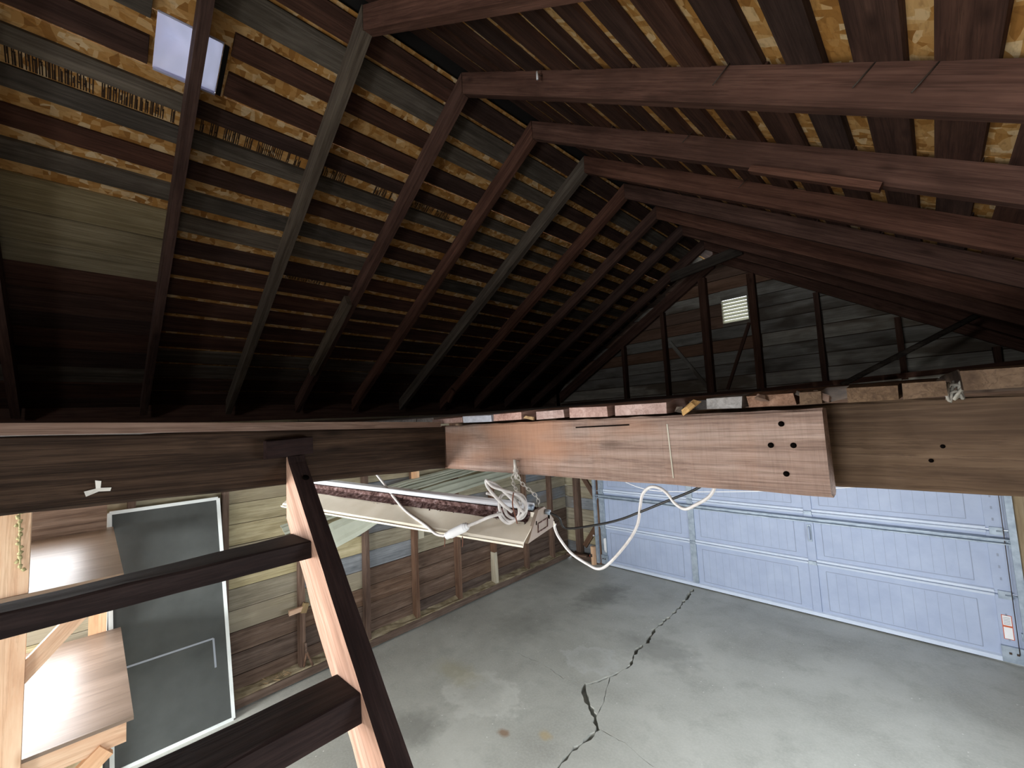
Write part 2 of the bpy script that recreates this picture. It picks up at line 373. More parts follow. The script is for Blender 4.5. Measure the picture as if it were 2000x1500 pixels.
cracks = [([(-2.404, 5.50), (-2.325, 4.898), (-2.305, 4.588), (-2.313, 4.243), (-2.237, 3.95), (-2.262, 3.773), (-2.167, 3.499)], .034, .010),
          ([(-2.17, 3.52), (-2.214, 3.259), (-2.288, 3.056), (-2.33, 3.0)], .022, .008),
          ([(-2.333, 3.03), (-2.30, 2.96), (-2.206, 2.867), (-2.06, 2.761), (-1.951, 2.652), (-1.962, 2.431), (-1.966, 2.321), (-1.954, 2.198), (-1.99, 1.9), (-1.9, 1.5)], .034, .008),
          ([(-2.34, 3.0), (-2.513, 2.957), (-2.70, 2.99), (-2.883, 3.001), (-3.163, 2.972), (-3.28, 2.90)], .006, .006),
          ([(-2.225, 3.25), (-2.14, 3.05), (-2.082, 2.934), (-2.03, 2.75)], .006, .004),
          ([(-1.945, 2.66), (-1.85, 2.66), (-1.743, 2.667), (-1.62, 2.63), (-1.487, 2.608), (-1.3, 2.52)], .006, .006)]
def slab():
    bm = bmesh.new()
    def hexa(lo, hi):
        vs = [bm.verts.new((x, y, z)) for x in (lo[0], hi[0]) for y in (lo[1], hi[1]) for z in (lo[2], hi[2])]
        for f in [(0, 1, 3, 2), (4, 6, 7, 5), (0, 4, 5, 1), (2, 3, 7, 6), (0, 2, 6, 4), (1, 5, 7, 3)]: bm.faces.new([vs[i] for i in f])
    hexa((-4.52, YB, -.12), (XW, 5.66, 0)); bmesh.ops.recalc_face_normals(bm, faces=bm.faces)
    me = bpy.data.meshes.new('floor'); bm.to_mesh(me); bm.free(); me.materials.append(M['concrete'])
    o = link(bpy.data.objects.new('floor', me)); cs = []
    for pts, w, j in cracks:
        vs, fs = ribbon(pts, w, j); c = mesh('crack', vs, fs, M['concrete']); cs.append(c)
        b = o.modifiers.new('b', 'BOOLEAN'); b.operation = 'DIFFERENCE'; b.object = c; b.solver = 'EXACT'
    dg = bpy.context.evaluated_depsgraph_get(); me2 = bpy.data.meshes.new_from_object(o.evaluated_get(dg)); o.modifiers.clear(); o.data = me2
    for c in cs: bpy.data.objects.remove(c)
    return tag(o, kind='structure')
floor = slab()
tag(box('ground', None, (-30, -30, -.4), (30, 40, -.14), M['drive']), kind='structure')
tag(box('driveway', None, (-6, 5.67, -.139), (3, 30, -.02), M['drive']), kind='structure')

# ------------------------------------------------------------------ left wall
wl = empty('wall_left', (wx(0), 0, 0), kind='structure')
YS = [-2.6, -1.99, -1.38, -.78, -.17, .215, .833-.03, 1.457-.05, 2.05, 2.645, 3.26, 3.875, 4.53, 5.13]
STZ = 2.26
ROW = .178
wa = Vector((1, -.03, 0)).normalized()
WIN_Y, WIN_Z = (-.9, -.02), (1.15, 2.14)
for r in range(13):
    z0 = .06+r*ROW
    zm = z0+ROW/2
    cuts = [YB, -1.38, .803, 2.05, 3.26, 4.53, 5.6] if r % 2 else [YB, -.17, 1.407, 2.645, 3.875, 5.6]
    if WIN_Z[0] < zm < WIN_Z[1]: cuts = [YB, -2.15, None, -1.35, WIN_Y[0], None, WIN_Y[1]]+[c for c in cuts if c > 0]
    for a, b in zip(cuts[:-1], cuts[1:]):
        if a is None or b is None: continue
        yc = (a+b)/2
        if zm < .78: mt = random.choice(['brown', 'brown', 'brown', 'tan'] if yc < 1.6 else ['brown'])
        elif yc < 1.9: mt = random.choice(['yellow', 'yellow', 'tan'])
        else: mt = random.choice(['bluegrey', 'bluegrey', 'tan', 'yellow'] if zm < 1.1 else ['tan', 'bluegrey', 'yellow'])
        off = -.098+random.uniform(-.004, .004)
        board('siding_board', wl, (wx(a+.002)+off, a+.002, zm), (wx(b-.002)+off, b-.002, zm), wa, ROW-.005, .02, M[mt])
board('outer_cladding', wl, (wx(YB)-.125, YB, .56), (wx(5.62)-.125, 5.62, .56), wa, 1.14, .02, M['brown'])
board('outer_cladding', wl, (wx(YB)-.125, YB, 2.24), (wx(5.62)-.125, 5.62, 2.24), wa, .2, .02, M['brown'])
for ya, yb in ((YB, -2.15), (-1.35, WIN_Y[0])): board('outer_cladding', wl, (wx(ya)-.125, ya, 1.64), (wx(yb)-.125, yb, 1.64), wa, 1.02, .02, M['brown'])
board('outer_cladding', wl, (wx(WIN_Y[1])-.125, WIN_Y[1], 1.64), (wx(5.62)-.125, 5.62, 1.64), wa, 1.02, .02, M['brown'])
for i, y in enumerate(YS):
    if WIN_Y[0]+.03 < y < WIN_Y[1]-.03 or -2.12 < y < -1.36: continue
    w = .046; zb = .10
    x = wx(y)-.045
    if i == 11:     # repaired foot: pale lower half
        board('stud', wl, (x, y, .50), (x, y, STZ), wa, w, .085, M['stud'], 3, .003)
        board('stud', wl, (x+.004, y+.002, zb), (x+.004, y+.002, .50), wa, w+.006, .085, M['stud_pale'], 2, .004)['label'] = 'pale patched foot of the stud'
    elif i == 7:
        board('stud', wl, (x, y, zb+.02), (x, y, STZ), wa, w, .085, M['stud'], 5, .005)
    else: board('stud', wl, (x, y, zb), (x, y, STZ), wa, w, .085, M['stud'], 4, .003)
board('sill_plate', wl, (wx(YB)-.04, YB, .055), (wx(5.5)-.04, 5.5, .055), (0, 0, 1), .105, .075, M['brown'], 12, .004)
def dirt():
    vs = []; fs = []; n = 90
    for i in range(n+1):
        y = YB+(5.5-YB)*i/n
        for k, (dx, z) in enumerate([(-.09, .125), (-.07, .118), (-.03, .105), (.0, .100), (.012, .09)]):
            vs.append((wx(y)+dx+random.uniform(-.008, .008), y, z+random.uniform(-.006, .008)))
    for i in range(n):
        for k in range(4): fs.append((i*5+k, i*5+k+1, i*5+k+6, i*5+k+5))
    return tag(mesh('dirt_ledge', vs, fs, M['dirt'], wl), kind='stuff')
dirt()
board('top_plate', wl, (wx(YB)-.045, YB, 2.295), (wx(5.5)-.045, 5.5, 2.295), (0, 0, 1), .09, .08, M['stud'])
# window frame over the bench
for a, b, w in [((WIN_Y[0], WIN_Z[0]), (WIN_Y[1], WIN_Z[0]), .05), ((WIN_Y[0], WIN_Z[1]), (WIN_Y[1], WIN_Z[1]), .05)]:
    board('window_rail', wl, (wx(0)-.06, a[0], a[1]), (wx(0)-.06, b[0], b[1]), (1, 0, 0), w, .1, M['newwood'])
for z in WIN_Z: board('window_rail', wl, (wx(0)-.06, -2.15, z), (wx(0)-.06, -1.35, z), (1, 0, 0), .05, .1, M['newwood'])  # second opening, made up for the added left lamp
for y in WIN_Y+(-2.15, -1.35): board('window_jamb', wl, (wx(0)-.06, y, WIN_Z[0]), (wx(0)-.06, y, WIN_Z[1]), (1, 0, 0), .05, .1, M['newwood'])
# brackets of new pine on the studs
for y in (2.64, 3.255, 1.40):
    X = wx(y)
    board('bracket_block', wl, (X+.02, y, 1.63), (X+.02, y, 1.80), (1, 0, 0), .085, .04, M['newwood'], 1, .002)
    board('bracket_arm', wl, (X-.03, y, 1.245), (X+.10, y, 1.235), (0, 0, 1), .04, .07, M['newwood'], 1, .002)

# ------------------------------------------------------------------ back and right walls (behind the camera)
wb = empty('wall_back', (-1.8, YB, 0), kind='structure')
DX0, DX1, DZ = -1.08, -.12, 2.08
for r in range(16):
    z0 = r*ROW; zm = z0+ROW/2; half = None
    if 1.0 < zm < 1.9: segs = [(-4.4, -3.6), (-2.4, DX0), (DX1, XW+.1)]
    elif zm < DZ: segs = [(-4.4, DX0), (DX1, XW+.1)]
    else: segs = [(-4.4, XW+.1)]
    for a, b in segs: board('siding_board', wb, (a, YB-.08, zm), (b, YB-.08, zm), (0, 1, 0), ROW-.005, .02, M[random.choice(['tan', 'brown', 'yellow'])])
for x in (DX0-.03, DX1+.03): board('door_jamb', wb, (x, YB-.04, 0), (x, YB-.04, DZ+.05), (0, 1, 0), .06, .1, M['newwood'])
for z in (.98, 1.91): board('window_rail', wb, (-3.62, YB-.06, z), (-2.38, YB-.06, z), (0, 1, 0), .05, .08, M['newwood'])  # made-up opening for the added back lamp
for x in (-3.6, -2.4): board('window_jamb', wb, (x, YB-.06, .98), (x, YB-.06, 1.91), (0, 1, 0), .05, .08, M['newwood'])
board('door_head', wb, (DX0, YB-.04, DZ+.03), (DX1, YB-.04, DZ+.03), (0, 1, 0), .06, .1, M['newwood'])
for P in ([(-4.9, 2.45), (-1.54, 2.45), (-1.54, 4.4), (XR, 4.5), (-4.9, 2.72)], [(-.96, 2.45), (1.5, 2.45), (1.5, 2.5), (-.96, 3.96)], [(-1.54, 2.45), (-.96, 2.45), (-.96, 2.71), (-1.54, 2.71)], [(-1.54, 3.25), (-.96, 3.25), (-.96, 3.96), (-1.54, 4.35)]): prism('gable_sheet', wb, P, 1, YB-.12, YB-.10, M['gable'])
for z in (2.71, 3.25): board('opening_rail', wb, (-1.56, YB-.09, z), (-.94, YB-.09, z), (0, 1, 0), .04, .05, M['brown'])
wr = empty('wall_right', (XW, 0, 0), kind='structure')
RWY, RWZ, RW2 = (-1.0, .1), (.92, 1.95), (1.7, 3.7)
for r in range(16):
    zm = r*ROW+ROW/2
    for a, b in ([(YB, RWY[0]), (RWY[1], RW2[0]), (RW2[1], 5.6)] if RWZ[0] < zm < RWZ[1] else [(YB, 5.6)]):
        board('siding_board', wr, (XW+.09, a, zm), (XW+.09, b, zm), (-1, 0, 0), ROW-.005, .02, M[random.choice(['brown', 'tan', 'brown'])])
for k in range(14):
    y = -2.4+.61*k
    if RWY[0] < y < RWY[1] or RW2[0] < y < RW2[1]: continue
    board('stud', wr, (XW+.035, y, 0), (XW+.035, y, 2.62), (-1, 0, 0), .045, .085, M['stud'])
for z, (ya, yb) in ((RWZ[0], RWY), (RWZ[1], RWY), (RWZ[0], RW2), (RWZ[1], RW2)): board('window_rail', wr, (XW+.05, ya-.03, z), (XW+.05, yb+.03, z), (-1, 0, 0), .05, .1, M['newwood'])  # made-up openings around the added right-hand lamps
for y in RWY+RW2: board('window_jamb', wr, (XW+.05, y, RWZ[0]), (XW+.05, y, RWZ[1]), (-1, 0, 0), .05, .1, M['newwood'])
board('top_plate', wr, (XW+.035, YB, 2.62), (XW+.035, 5.55, 2.62), (0, 0, 1), .09, .08, M['stud'])

# ------------------------------------------------------------------ front wall: gable siding, studs, braces
wf = empty('wall_front', (XR, YG, 0), kind='structure')
VX0, VX1, VZ0, VZ1 = -1.77, -1.475, 3.315, 3.605
def gx(z): return XR-(HR+.02-z)/ML, XR+(HR+.02-z)/MR
def clip(z0, z1, x0, x1):
    a0, b0 = gx(z0); a1, b1 = gx(z1); e = .1
    return [(max(a0-e, x0), z0), (min(b0+e, x1), z0), (min(b1+e, x1), z1), (max(a1-e, x0), z1)]
r = 0; z = 2.36
GR = .152
while z < 4.02:
    z1 = z+GR-.009
    spans = [(-4.4, .95)]
    if z1 > VZ0+.02 and z < VZ1-.02:
        z0b, z1b = z, z1
        spans = [(-4.4, VX0), (VX1, .95)]
    out = []
    for a, b in spans:
        if a == -4.4 and b == .95:
            j = [-2.47, -1.36, -.77][r % 3]; out += [(a, j-.002), (j+.002, b)]
        else: out.append((a, b))
    for a, b in out:
        P = clip(z, z1, a, b)
        if P[1][0]-P[0][0] < .03 or P[2][0] <= P[3][0]: continue
        brown = (z > 3.25 and a < -2 and random.random() < .75) or random.random() < .12
        yo = YG+random.uniform(-.003, .004)
        prismx('siding_board', wf, [(x, yo, zz) for x, zz in P], (0, .02, 0), M['gable_brown' if brown else 'gable'])
    r += 1; z += GR
# filler boards above and below the vent opening
z = 2.36+GR*int((VZ0-2.36)/GR)
prismx('siding_board', wf, [(VX0, YG, z), (VX1, YG, z), (VX1, YG, VZ0), (VX0, YG, VZ0)], (0, .02, 0), M['gable'])
zt = 2.36+GR*(int((VZ1-2.36)/GR)+1)
prismx('siding_board', wf, [(VX0, YG, VZ1), (VX1, YG, VZ1), (VX1, YG, zt-.004), (VX0, YG, zt-.004)], (0, .02, 0), M['gable'])
# outside cladding so that the board joints stay dark
for P in ([(-4.5, 2.3), (VX0-.01, 2.3), (VX0-.01, 4.10), (-2.12, 4.152), (-4.5, 2.75)], [(VX1+.01, 2.3), (1, 2.3), (1, 2.53), (-1.45, 4.08), (VX1+.01, 4.08)], [(VX0-.01, 2.3), (VX1+.01, 2.3), (VX1+.01, VZ0-.01), (VX0-.01, VZ0-.01)], [(VX0-.01, VZ1+.01), (VX1+.01, VZ1+.01), (VX1+.01, 4.10), (VX0-.01, 4.10)]):
    prism('outer_cladding', wf, P, 1, YG+.03, YG+.045, M['brown'])
for P in ([(-4.86, 2.15), (-4.0, 2.15), (-4.0, 3.045), (-4.86, 2.535)], [(.7, 2.15), (1.15, 2.15), (1.15, 2.42), (.7, 2.7)]): prism('outer_cladding', wf, P, 1, YG+.03, YG+.045, M['brown'])
for x, w in ((-3.13, .045), (-2.505, .048), (-1.955, .085), (-1.40, .075), (-.80, .048), (-.19, .045), (.40, .045)):
    zt = min(HR-.16-(XR-x)*ML if x < XR else HR-.10-(x-XR)*MR, 3.99)
    board('stud', wf, (x, YG-.045, 2.46), (x, YG-.045, zt), (0, -1, 0), w, .085, M['gable_stud'], 3, .003)
# the bottom plate, raised a little at the right
board('bottom_plate', wf, (-4.3, YG-.05, 2.455), (-1.4, YG-.05, 2.455), (0, 0, 1), .1, .05, M['gable_stud'], 4, .003)
board('bottom_plate', wf, (-1.4, YG-.05, 2.455), (.8, YG-.05, 2.535), (0, 0, 1), .1, .05, M['gable_stud'], 4, .003)
board('brace', wf, (-2.45, YG-.02, 3.20), (-1.99, YG-.02, 2.52), (0, -1, 0), .045, .02, M['gable'])
board('brace', wf, (-1.47, YG-.02, 3.27), (-1.78, YG-.02, 2.50), (0, -1, 0), .035, .02, M['gable_stud'])
# rafters lying on the gable wall
for nm, P in (('l', [(XR, 4.03), (-4.35, 2.50), (-4.35, 2.66), (XR, 4.19)]), ('r', [(XR, 4.10), (.8, 2.45), (.8, 2.6), (XR, 4.24)])):
    prismx('wall_rafter', wf, [(x, YG-.075, zz) for x, zz in P], (0, .045, 0), M['rafter'])
# lower part: siding left of the big door, jambs, header
for r in range(13):
    zm = .06+r*ROW+ROW/2
    board('siding_board', wf, (-4.60, 5.64, zm), (-3.85, 5.64, zm), (0, -1, 0), ROW-.005, .02, M[random.choice(['tan', 'bluegrey', 'tan', 'yellow'])])
    board('siding_board', wf, (.40, 5.64, zm), (.9, 5.64, zm), (0, -1, 0), ROW-.005, .02, M['brown'])
board('outer_cladding', wf, (-4.5, 5.68, 1.15), (-3.83, 5.68, 1.15), (0, -1, 0), 2.34, .02, M['brown'])
board('outer_cladding', wf, (.40, 5.68, 1.15), (1, 5.68, 1.15), (0, -1, 0), 2.34, .02, M['brown'])
board('outer_cladding', wf, (-4.5, 5.68, 2.3), (1, 5.68, 2.3), (0, -1, 0), .4, .02, M['brown'])
board('door_header', wf, (-4.35, 5.59, 2.27), (.85, 5.59, 2.27), (0, -1, 0), .24, .09, M['stud'])
board('stud', wf, (-4.23, 5.58, .09), (-4.23, 5.58, 2.2), (0, -1, 0), .09, .09, M['stud'], 4, .003)
board('door_jamb', wf, (-3.84, 5.59, 0), (-3.84, 5.59, 2.2), (0, -1, 0), .06, .12, M['stud'], 2, .002)
board('door_jamb', wf, (.41, 5.57, 0), (.41, 5.57, 2.2), (0, -1, 0), .145, .12, M['jamb'], 2, .002)
board('brace', wf, (-4.19, 5.61, 1.40), (-3.88, 5.61, .96), (0, -1, 0), .08, .03, M['stud'])
board('brace', wf, (-4.16, 5.61, .20), (-3.88, 5.61, .58), (0, -1, 0), .08, .03, M['stud'])
board('sill_plate', wf, (-4.35, 5.56, .05), (-3.87, 5.56, .05), (0, 0, 1), .1, .08, M['stud'])

# louvred gable vent
vent = empty('gable_vent', ((VX0+VX1)/2, YG, VZ0), 'small white louvred vent glowing with daylight high in the gable wall', 'vent')
nl = 7; vh = (VZ1-VZ0)/nl
for i in range(nl):
    zc = VZ0+vh*(i+.5)
    M4, L = frame((VX0, 0, 0), (VX1, 0, 0), (0, 0, 1))
    P = [(YG+.052, zc+vh*.52), (YG+.048, zc+vh*.56), (YG+.018, zc-vh*.1), (YG+.008, zc-vh*.52), (YG+.014, zc-vh*.54), (YG+.024, zc-vh*.12)]
    prism('louvre', vent, P, 0, VX0+.004, VX1-.004, M['louvre'])
for a, b in (((VX0, VZ0), (VX0, VZ1)), ((VX1, VZ0), (VX1, VZ1))): board('vent_frame', vent, (a[0], YG+.03, a[1]), (b[0], YG+.03, b[1]), (0, 1, 0), .012, .05, M['louvre'])

# ------------------------------------------------------------------ sectional garage door
door = empty('door_1', (-1.75, 5.56, 0), kind='structure')
XA0, XA, XB, XC, XD, XD1 = -3.825, -3.715, -2.36, -1.068, .195, .335
JZ = [.012, .574, 1.107, 1.64, 2.16]
def dy(z): return 5.575
for i in range(4):
    z0, z1 = JZ[i], JZ[i+1]
    sec = par(empty('door_section', (-1.75, 5.59, z0)), door)
    tilt = (lambda x: .0)
    box('steel_skin', sec, (XA0, 5.578, z0+.004), (XD1, 5.60, z1-.003), M['door'])
    for (a, b, c, d) in ((XA0, XA, 0, 0), (XB-.075, XB, 0, 0), (XC-.075, XC, 0, 0), (XD, XD1, 0, 0)):
        box('stile', sec, (a, 5.562, z0+.012), (b, 5.578, z1-.010), M['galv' if b in (XA, XB) else 'door'])
    xs = [(XA, XB-.075), (XB, XC-.075), (XC, XD)]
    for a, b in xs:
        if i: 
            prism('section_rail', sec, [(5.578, z0+.004), (5.552, z0+.006), (5.552, z0+.026), (5.578, z0+.034)], 0, a, b, M['rail'])
        if i < 3: prism('section_rail', sec, [(5.578, z1-.032), (5.556, z1-.026), (5.548, z1-.004), (5.578, z1-.003)], 0, a, b, M['rail'])
        # embossed long panel: shallow raised outline and vertical scored lines
        m0, m1 = z0+.075, z1-.085
        e = .0016
        L0, L1 = a+.07, b-.11
        for (p, q) in (((L0, m0), (L1, m0)), ((L0, m1), (L1, m1)), ((L0, m0), (L0, m1)), ((L1, m0), (L1, m1))):
            board('panel_outline', sec, (p[0], 5.5775, p[1]), (q[0], 5.5775, q[1]), (0, -1, 0), .005, .004, M['groove'])
        vs = []; fs = []
        n = int((L1-L0)/.078)
        for k in range(1, n):
            x = L0+(L1-L0)*k/n; h = .0012; base = len(vs)
            vs += [(x-h, 5.5774, m0+.01), (x+h, 5.5774, m0+.01), (x+h, 5.5774, m1-.01), (x-h, 5.5774, m1-.01)]; fs.append((base, base+1, base+2, base+3))
        mesh('scored_lines', vs, fs, M['groove'], sec)
prism('bottom_rail', door, [(5.578, .014), (5.55, .014), (5.55, .05), (5.578, .06)], 0, XA, XD, M['rail'])
prismx('bottom_seal', door, [(XA0, 5.565, .002), (.0, 5.565, .002), (XD1, 5.565, .013), (XD1, 5.565, .016), (XA0, 5.565, .014)], (0, .03, 0), M['seal'])
# horizontal strut: a bent hat-shaped bar
prism('strut', door, [(5.555, 1.055), (5.50, 1.050), (5.50, 1.040), (5.545, 1.038), (5.545, 1.016), (5.50, 1.014), (5.50, 1.004), (5.555, 1.0)], 0, XA0, XD1, M['galv'])
for z in JZ[1:4]:
    for x in (XB-.037, XC-.037):
        box('hinge', door, (x-.035, 5.545, z-.03), (x+.035, 5.563, z+.008), M['galv'])
    for x, s in ((-3.76, -1), (.255, 1)):
        h = box('hinge', door, (x-.04, 5.54, z-.035), (x+.04, 5.562, z+.03), M['galv'])
        tube('roller', h, [(x, 5.535, z), (x+.1*s, 5.535, z)], .006, M['galv'], 8, 0)
        tube('roller_wheel', h, [(x+.085*s, 5.535, z), (x+.105*s, 5.535, z)], .022, M['white'], 12, 0)
hd = box('handle', door, (XC-.055, 5.55, .79), (XC-.02, 5.562, .97), M['galv'])
tube('grip', hd, [(XC-.037, 5.56, .81), (XC-.037, 5.525, .83), (XC-.037, 5.525, .93), (XC-.037, 5.56, .95)], .008, M['door'], 8, 4)
for x, y0 in ((.245, 0), (-3.755, 0)):
    for z in (.2, .4, .7, .8, .9, 1.2, 1.3, 1.4, 1.5, 1.75, 1.95):
        box('stile_slot', door, (x-.006, 5.5605, z-.012), (x+.006, 5.563, z+.012), M['groove'])
# stickers
st = box('warning_sticker', door, (.215, 5.5605, .20), (.275, 5.562, .40), M['orange'])
box('sticker_face', st, (.220, 5.5595, .205), (.270, 5.5612, .30), M['white']); box('sticker_face', st, (.220, 5.5595, .315), (.270, 5.5612, .395), M['white'])
for k in range(5): box('sticker_line', st, (.225, 5.5588, .325+k*.013), (.264, 5.5597, .329+k*.013), M['greyink'])
box('white_sticker', door, (-3.765, 5.5605, .19), (-3.725, 5.562, .40), M['white'])
# bottom corner brackets, tracks
for x0, x1 in ((-3.82, -3.70), (.19, .33)):
    b = box('bottom_bracket', door, (x0, 5.535, .02), (x1, 5.562, .15), M['galv'])
    for q in (.35, .65): box('bolt', b, (x0+(x1-x0)*q-.008, 5.528, .09), (x0+(x1-x0)*q+.008, 5.536, .106), M['iron'])
for x, s in ((-3.845, -1), (.345, 1)):
    P = [(x-.022, 5.49), (x+.022, 5.49), (x+.022, 5.53), (x+.019, 5.53), (x+.019, 5.493), (x-.019, 5.493), (x-.019, 5.53), (x-.022, 5.53)]
    prism('track', door, P, 2, .03, 2.12, M['galv'])
    for z in (.25, 1.0, 1.8): box('track_bracket', door, (x-.03, 5.53, z-.03), (x+.03, 5.56, z+.03), M['galv'])
tube('lift_cable', door, [(.29, 5.528, .1), (.30, 5.52, 2.1)], .003, M['iron'], 6, 0)

# ------------------------------------------------------------------ roof: rafters, skip boards, OSB
ceil = empty('ceiling', (XR, 1.4, HR), kind='structure')
RY = [.904+.61*k for k in range(-5, 8)]
def rafter(y, side, m, mt, s1, th=.048):
    m_, D, N = (ML, DL, NL) if side < 0 else (MR, DR, NR)
    top = RD*math.sqrt(1+m_*m_)
    x1 = XR+D.x*s1; z1 = HR+D.z*s1
    off = .0
    P = [(XR+side*.0, HR), (x1, z1), (x1, z1+top), (XR, HR+top)]
    bowed = [(x, y-.022, zz) for x, zz in P]
    return prismx('rafter', ceil, bowed, (0, th, 0), M[mt], .003)
for k, y in zip(range(-5, 8), RY):
    if k == -2: y -= .09
    mt = {0: 'rafter_grey', 3: 'rafter_grey'}.get(k, 'rafter')
    rafter(y, -1, ML, mt, 3.42)
    rafter(y+.004, 1, MR, 'rafter', 3.35)
# short scab nailed beside the third visible rafter and blocks near the eaves
a, b = roofL(1.78, 1.514-.045, .03), roofL(2.75, 1.514-.045, .03)
board('rafter_scab', ceil, a, b, (0, -1, 0), .10, .045, M['rafter_grey'], 4, .004)
a, b = roofL(3.0, 3.344-.05, .02), roofL(3.17, 3.344-.05, -.03)
board('rafter_scab', ceil, a, b, (0, -1, 0), .09, .03, M['rafter'], 2, .006)
for a, b in (((-.98, 2.734-.045), (.5, 2.734-.045)),):
    pass
board('rafter_scab', ceil, roofR(1.55, 2.124-.04, -.012), roofR(2.05, 2.124-.04, -.012), NR, .04, .03, M['rafter'], 3, .003)
bt = .021; BD = RD
def skip(side, s0, s1, y0, y1, mt, d=0):
    D, N, f = (DL, NL, roofL) if side < 0 else (DR, NR, roofR)
    s = (s0+s1)/2+random.uniform(-.004, .004); n = random.uniform(-.002, .002)
    return board('roof_board', ceil, f(s, y0+.002, RD+bt/2+n), f(s+random.uniform(-.006, .006), y1-.002, RD+bt/2+n), N, s1-s0, bt, M[mt], 2, .003)
LB = [(.0, .115, 'r'), (.14, .275, 'r'), (.327, .430, 'g'), (.511, .626, 'r'), (.704, .790, 'r'), (.868, .962, 'g'), (1.044, 1.148, 'r'), (1.226, 1.335, 'g'), (1.40, 1.52, 'g'), (1.585, 1.705, 'r'), (1.765, 1.885, 'r'), (1.935, 2.07, 'r'),
      (2.115, 2.25, 'r'), (2.30, 2.445, 'r'), (2.49, 2.63, 'r'), (2.67, 2.82, 'r'), (2.855, 3.02, 'g'), (3.05, 3.2, 'r'), (3.24, 3.42, 'r')]
# roof vent hole
HS0, HS1, HY0, HY1 = .405, .645, .155, .395
EAVE_Y = 5.98
for i, (s0, s1, c) in enumerate(LB):
    mt = {'r': 'skip_red', 'g': 'skip_grey'}
    js = random.sample([1, 2, 3, 4, 5], 2)
    cuts = sorted([YB, .904+.61*-1, EAVE_Y]+[.904+.61*j for j in js])
    for a, b in zip(cuts[:-1], cuts[1:]):
        near = a < .29
        if near and s0 > 1.33: continue
        cc = c if random.random() < .85 else ('g' if c == 'r' else 'r')
        if s1 > HS0 and s0 < HS1:
            if a < HY0 < b or a < HY1 < b or (HY0 < a < HY1):
                if near: b = HY0-.02
                elif a < HY1: a = HY1+.03
        skip(-1, s0, s1, a, b, mt[cc])
# near bay, lower down: wide weathered boards laid tight, then dark boards
s = 1.40
for w, mt in ((.215, 'weather'), (.20, 'weather'), (.155, 'weather'), (.2, 'skip_red'), (.2, 'skip_red'), (.16, 'skip_red'), (.2, 'skip_red'), (.2, 'skip_red'), (.2, 'skip_grey'), (.2, 'skip_red'), (.2, 'skip_red')):
    if s < 3.35: skip(-1, s, min(s+w-.009, 3.46), YB, .294, mt)
    s += w
gc = [.13, .29, .47, .65, .86, 1.02, 1.19, 1.36, 1.545, 1.735, 1.91, 2.10, 2.29, 2.48, 2.67, 2.86, 3.05, 3.24]
p = 0
for g in gc:
    s0, s1 = p, g-.022
    js = random.sample([1, 2, 3, 4, 5], 2); cuts = sorted([YB, EAVE_Y]+[.904+.61*j for j in js])
    for a, b in zip(cuts[:-1], cuts[1:]): skip(1, s0, s1, a, b, 'skip_red' if random.random() < .9 else 'skip_grey')
    p = g+.05
# OSB sheets over the boards, 1.22 m courses
def osb(side, s0, s1, y0, y1):
    D, N, f = (DL, NL, roofL) if side < 0 else (DR, NR, roofR)
    d = RD+bt+.008
    return board('osb_sheet', ceil, f((s0+s1)/2, y0+.0015, d), f((s0+s1)/2, y1-.0015, d), N, s1-s0-.003, .012, M['osb'])
for c, (s0, s1) in enumerate(((-.02, HS0), (HS0, HS1), (HS1, 1.45), (1.45, 2.55), (2.55, 3.5))):
    ys = [YB-.1, .2-.61, 2.124, 4.564, EAVE_Y] if c < 3 else [YB-.1, -.31, .904, 3.344, EAVE_Y]
    for a, b in zip(ys[:-1], ys[1:]):
        if c == 1 and a < HY0 < b: osb(-1, s0, s1, a, HY0); osb(-1, s0, s1, HY1, b)
        else: osb(-1, s0, s1, a, b)
for c, (s0, s1) in enumerate(((-.02, 1.2), (1.2, 2.42), (2.42, 3.5))):
    ys = [YB-.1, -.31, 2.124, 4.564, EAVE_Y] if c % 2 else [YB-.1, .904, 3.344, EAVE_Y]
    for a, b in zip(ys[:-1], ys[1:]): osb(1, s0, s1, a, b)
# tall ink lettering stamped along one course of the sheets
def ink(side, s0, s1, y0, y1, step):
    f = roofL if side < 0 else roofR; d = RD+bt+.0012; vs = []; fs = []
    def q(ya, yb, sa, sb):
        b = len(vs); vs.extend([f(sa, ya, d), f(sa, yb, d), f(sb, yb, d), f(sb, ya, d)]); fs.append((b, b+1, b+2, b+3))
    y = y0; h = s1-s0
    while y < y1:
        if random.random() < .12: y += step*1.2; continue
        w = step*random.uniform(.6, .85); t = .0045
        k = random.randrange(6)
        q(y, y+t, s0, s1)
        q(y+w*.45, y+w*.45+t*.8, s0+h*random.choice((0, .3, .5)), s1-h*random.choice((0, .2, .45)))
        q(y+w-t, y+w, s0+h*random.choice((0, 0, .4)), s1)
        if k < 3: q(y, y+w, s0+h*.3*k, s0+h*.3*k+.008)
        y += step
    return mesh('ink_lettering', vs, fs, M['ink'], ceil)
for y0, y1 in ((-.30, .24), (.36, .84), (.98, 1.16), (1.33, 1.46), (1.62, 1.95)): ink(-1, .786, .872, y0, y1, .019)
ink(-1, 1.708, 1.758, 1.0, 1.3, .02)
ink(1, 1.915, 1.95, 1.66, 1.9, .02)
